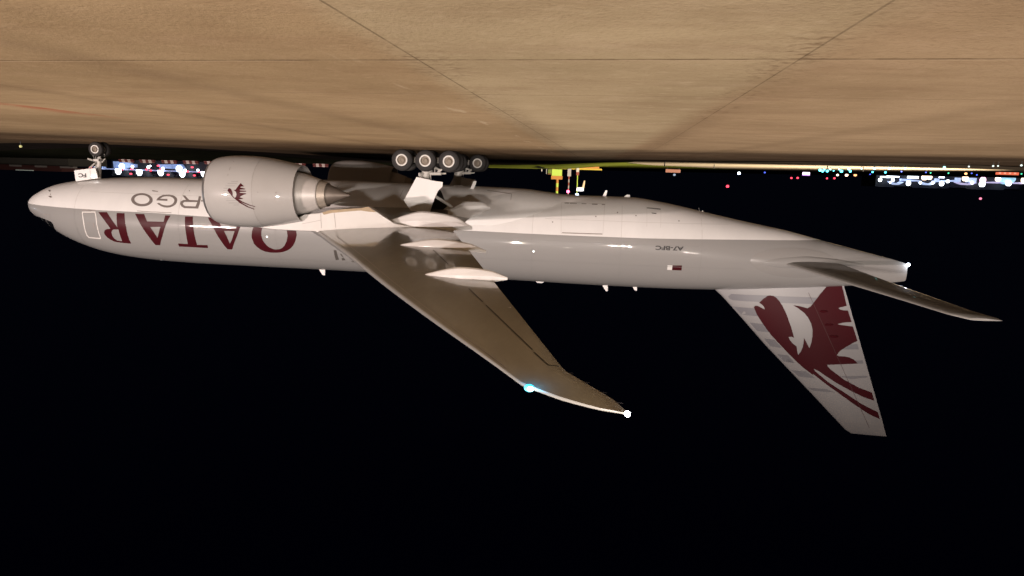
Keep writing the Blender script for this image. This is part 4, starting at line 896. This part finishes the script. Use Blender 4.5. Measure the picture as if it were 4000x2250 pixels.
# red and white barriers on the bank
M['rwred'] = pmat('barrier_red', (.13,.022,.020), .6); M['rwwhite'] = pmat('barrier_white', (.60,.50,.47), .6)
bar0 = None
for i, (x, y) in enumerate([(26.9,50.5),(23.8,50.8),(20.6,51.2),(17.4,51.55),(14.3,51.9),(11.2,52.2),(8.1,52.5),(4.9,52.9),(1.6,53.3),(-1.8,53.6)]):
    if bar0 is None:
        mb = MB(); n = 5; w = .44
        for k in range(n):
            xa = -1.1 + k*w; rg = []
            for xx in (xa, xa + w): rg.append([(xx, -.28, 0), (xx, -.28, .08), (xx, -.10, .30), (xx, -.08, .46), (xx, .08, .46), (xx, .10, .30), (xx, .28, .08), (xx, .28, 0)])
            mb.loft(rg, 1 if k in (1, 3) else 0)
        o = mb.build('barrier', [M['rwred'], M['rwwhite']], smooth=False); bar0 = o
    else:
        o = bar0.copy(); COL.objects.link(o)
    o.location = (x, y, zt(x, y) - .06); o.rotation_euler = (0, 0, math.radians(-6))
    tag(o, 'low red and white striped barrier on the dark grass bank behind the engine', 'barrier', 'striped barriers along the bank')

# shed with a chequered parapet ahead of the nose
M['shed'] = pmat('shed_wall', (.060,.053,.045), .7, noise=.2, nscale=1); M['shedred'] = pmat('shed_dark_red', (.075,.022,.020), .7); M['shedlight'] = pmat('shed_white_panel', (.24,.21,.20), .7)
M['striplit'] = emat('dim_strip_light', (.42,.46,.40), .35)
shed = empty('storage_shed', (80, 96, 2)); tag(shed, 'low dark shed with red and white chequered parapet ahead of the nose', 'shed')
mb = MB(); mb.box(68.7, 112, 91.8, 104, 1.0, 3.58); mb.build('wall', M['shed'], shed, smooth=False)
mb = MB(); mb.box(70.0, 112, 91.3, 103, 3.97, 4.75); mb.build('roof', M['shedred'], shed, smooth=False)
x = 67.2
for k in range(14):
    MB().box(x, x + 3.0, 91.1, 92.4, 3.585, 3.965).build('parapet_panel', M['shedlight'] if k % 2 == 0 else M['shedred'], shed, smooth=False); x += 2.93
for xa, xb in ((79.5,81.4),(77.4,79.3)): MB().box(xa - 1, xb - 1, 91.0, 91.28, 4.62, 4.74).build('strip_light', M['striplit'], shed, smooth=False)

# equipment by the far grass
M['yellow'] = pmat('yellow_paint', (.62,.42,.03), .5); M['orange'] = pmat('orange_paint', (.55,.22,.03), .5); M['lime'] = pmat('lime_yellow_paint', (.52,.72,.08), .5); M['wpost'] = pmat('white_post_paint', (.62,.58,.48), .6); M['redp'] = pmat('red_band_paint', (.30,.07,.04), .6); M['cab'] = pmat('cabinet_grey', (.42,.39,.36), .6)
cabt = empty('equipment_cabinet', (-34.6, 103.6, zt(-34.6, 103.6))); tag(cabt, 'lime yellow equipment cabinet with banded mast above a yellow plank on the grass', 'cabinet')
MB().box(-35.68, -33.55, 103.0, 104.4, .92, 2.30).build('housing', M['lime'], cabt, smooth=False)
MB().box(-35.80, -33.45, 102.9, 104.5, 2.303, 3.03).build('cap', M['orange'], cabt, smooth=False)
MB().box(-34.2, -33.55, 103.0, 103.7, .3, .917).build('foot', M['orange'], cabt, smooth=False)
mb = MB()
for k in range(4): mb.tube([(-34.75, 103.5, 3.03 + k*.82), (-34.76, 103.5, 3.03 + (k+1)*.82)], .29, 14, k % 2)
mb.build('mast', [M['orange'], M['lime']], cabt)
mb = MB(); mb.box(-44.1, -34.25, 103.6, 104.0, .50, .83, 0)
plank = mb.build('board', M['yellow'], None, smooth=False)
fb = empty('marker_board', (-39, 103.8, .2)); tag(fb, 'long low yellow board on orange feet in the grass', 'marker board'); attach(plank, fb)
MB().box(-43.5, -34.3, 103.7, 104.2, .05, .497).build('base', M['orange'], fb, smooth=False)
p2 = empty('beacon_mast', (-37.2, 103.4, .7)); tag(p2, 'banded pole with red lamp on a grey box beside the lime cabinet', 'beacon mast')
MB().box(-37.62, -36.88, 103.1, 103.9, .6, 2.30).build('housing', M['cab'], p2, smooth=False)
mb = MB()
for k in range(6): mb.tube([(-37.2, 103.4, 2.3 + k*.64), (-37.2, 103.4, 2.3 + (k+1)*.64)], .15 - .008*k, 10, k % 2)
mb.build('pole', [M['redp'], M['cab']], p2)
MB().ball((-37.15, 103.0, 5.50), .33, 12).build('lamp', emat('mast_red_lamp', (1.0,.12,.25), 6), p2)
p3 = empty('windsock_mast', (-39.0, 103.4, .5)); tag(p3, 'thin pole with lit white windsock and blue white top lamp', 'windsock')
MB().box(-39.30, -38.72, 103.1, 103.8, .5, 1.35).build('housing', M['wpost'], p3, smooth=False); MB().box(-39.32, -38.74, 103.05, 103.8, 1.353, 2.02).build('band', M['redp'], p3, smooth=False)
MB().tube([(-39.0, 103.4, 2.0), (-39.05, 103.3, 6.0)], .10, 10).build('pole', M['lime'], p3)
MB().ball((-39.1, 103.1, 6.15), .36, 12).build('lamp', emat('mast_blue_lamp', (.65,.78,1.0), 5), p3)
rg = []
for u, r in ((0, .36), (.3, .42), (.7, .42), (1, .36)): rg.append([(lerp(-38.95, -40.45, u), 103.2 + r*math.cos(a), 4.95 + r*math.sin(a)) for a in np.linspace(0, 2*math.pi, 13)[:-1]])
MB().loft(rg).build('sock', emat('lit_windsock', (.95,.90,.92), .9), p3)
MB().tube([(-40.3, 103.3, 4.6), (-40.45, 103.3, 3.7), (-40.55, 103.3, 3.1)], [.28, .2, .14], 10).build('sock_tail', emat('orange_windsock', (.75,.52,.30), .5), p3)
MB().tube([(-31.32, 103.5, .1), (-31.33, 103.5, 1.42)], .13, 10).build('marker_post', M['wpost'])
tag(bpy.data.objects['marker_post'], 'short white post on the grass, the taller and thicker of two', 'post')
o = MB().tube([(-32.36, 103.5, .1), (-32.36, 103.5, 1.98)], .08, 10).build('marker_post', M['cab']); tag(o, 'thin grey post close beside the small green box', 'post')
gb = empty('junction_box', (-33, 104, .6)); tag(gb, 'small green box on a dark foot between post and lime cabinet', 'box')
MB().box(-33.36, -32.62, 104.6, 105.3, .95, 1.80).build('housing', M['lime'], gb, smooth=False); MB().box(-33.34, -32.64, 104.6, 105.3, 1.803, 2.08).build('cap', M['orange'], gb, smooth=False); MB().box(-33.2, -32.75, 104.7, 105.2, .3, .947).build('foot', M['redp'], gb, smooth=False)
def board(name, x0, x1, y, z0, z1, label, mat, mark):
    e = empty(name, ((x0+x1)/2, y, z0)); tag(e, label, 'sign')
    MB().box(x0, x1, y, y + .12, z0, z1).build('panel', mat, e, smooth=False)
    zg = zt(x0, y) - .1
    mb = MB(); mb.box(x0 + .3, x0 + .4, y + .02, y + .1, zg, z0 - .002); mb.box(x1 - .4, x1 - .3, y + .02, y + .1, zg, z0 - .002); mb.build('leg', M['post'], e, smooth=False)
    if mark:
        for k in range(4): MB().box(lerp(x0, x1, .12 + .22*k), lerp(x0, x1, .22 + .22*k), y - .006, y - .003, lerp(z0, z1, .2), lerp(z0, z1, .75)).build('marking', mark, e, smooth=False)
board('sign_board', -63.2, -59.7, 126.3, .05, .80, 'small dull orange sign board beyond the far green grass', emat('dull_orange_sign', (.42,.16,.09), .42), None)
board('illuminated_sign', -111.0, -107.5, 75.4, -1.0, -.50, 'glowing orange red guidance sign in front of the terminal', emat('glowing_red_sign', (1.0,.20,.10), .85), emat('sign_marking', (1.0,.42,.28), .9))
# edge markers near the nose and on the far taxiway
def stub(x, y, label, mat, h=.6):
    z = zt(x, y); mb = MB(); mb.tube([(x, y, z - .05), (x, y, z + h*.6)], .03, 8, 1); mb.ball((x, y, z + h*.8), h*.22, 10, 0)
    o = mb.build('edge_marker', [mat, M['post']]); tag(o, label, 'edge marker')
stub(6.46, 6.99, 'small yellow edge marker on the dark grass ahead of the nose wheel', emat('yellow_marker_lamp', (.55,.52,.22), .6), .55)
for i, (x, y) in enumerate(((-49.4, 26.5), (-57.0, 42), (-68, 34), (-74, 40))):
    z = zt(x, y); mb = MB(); mb.tube([(x, y, z - .06), (x, y, z + .5)], .05, 8)
    o = mb.build('pavement_stake', M['post']); tag(o, 'short dark stake standing on the bright far taxiway edge', 'stake', 'stakes on the far taxiway')
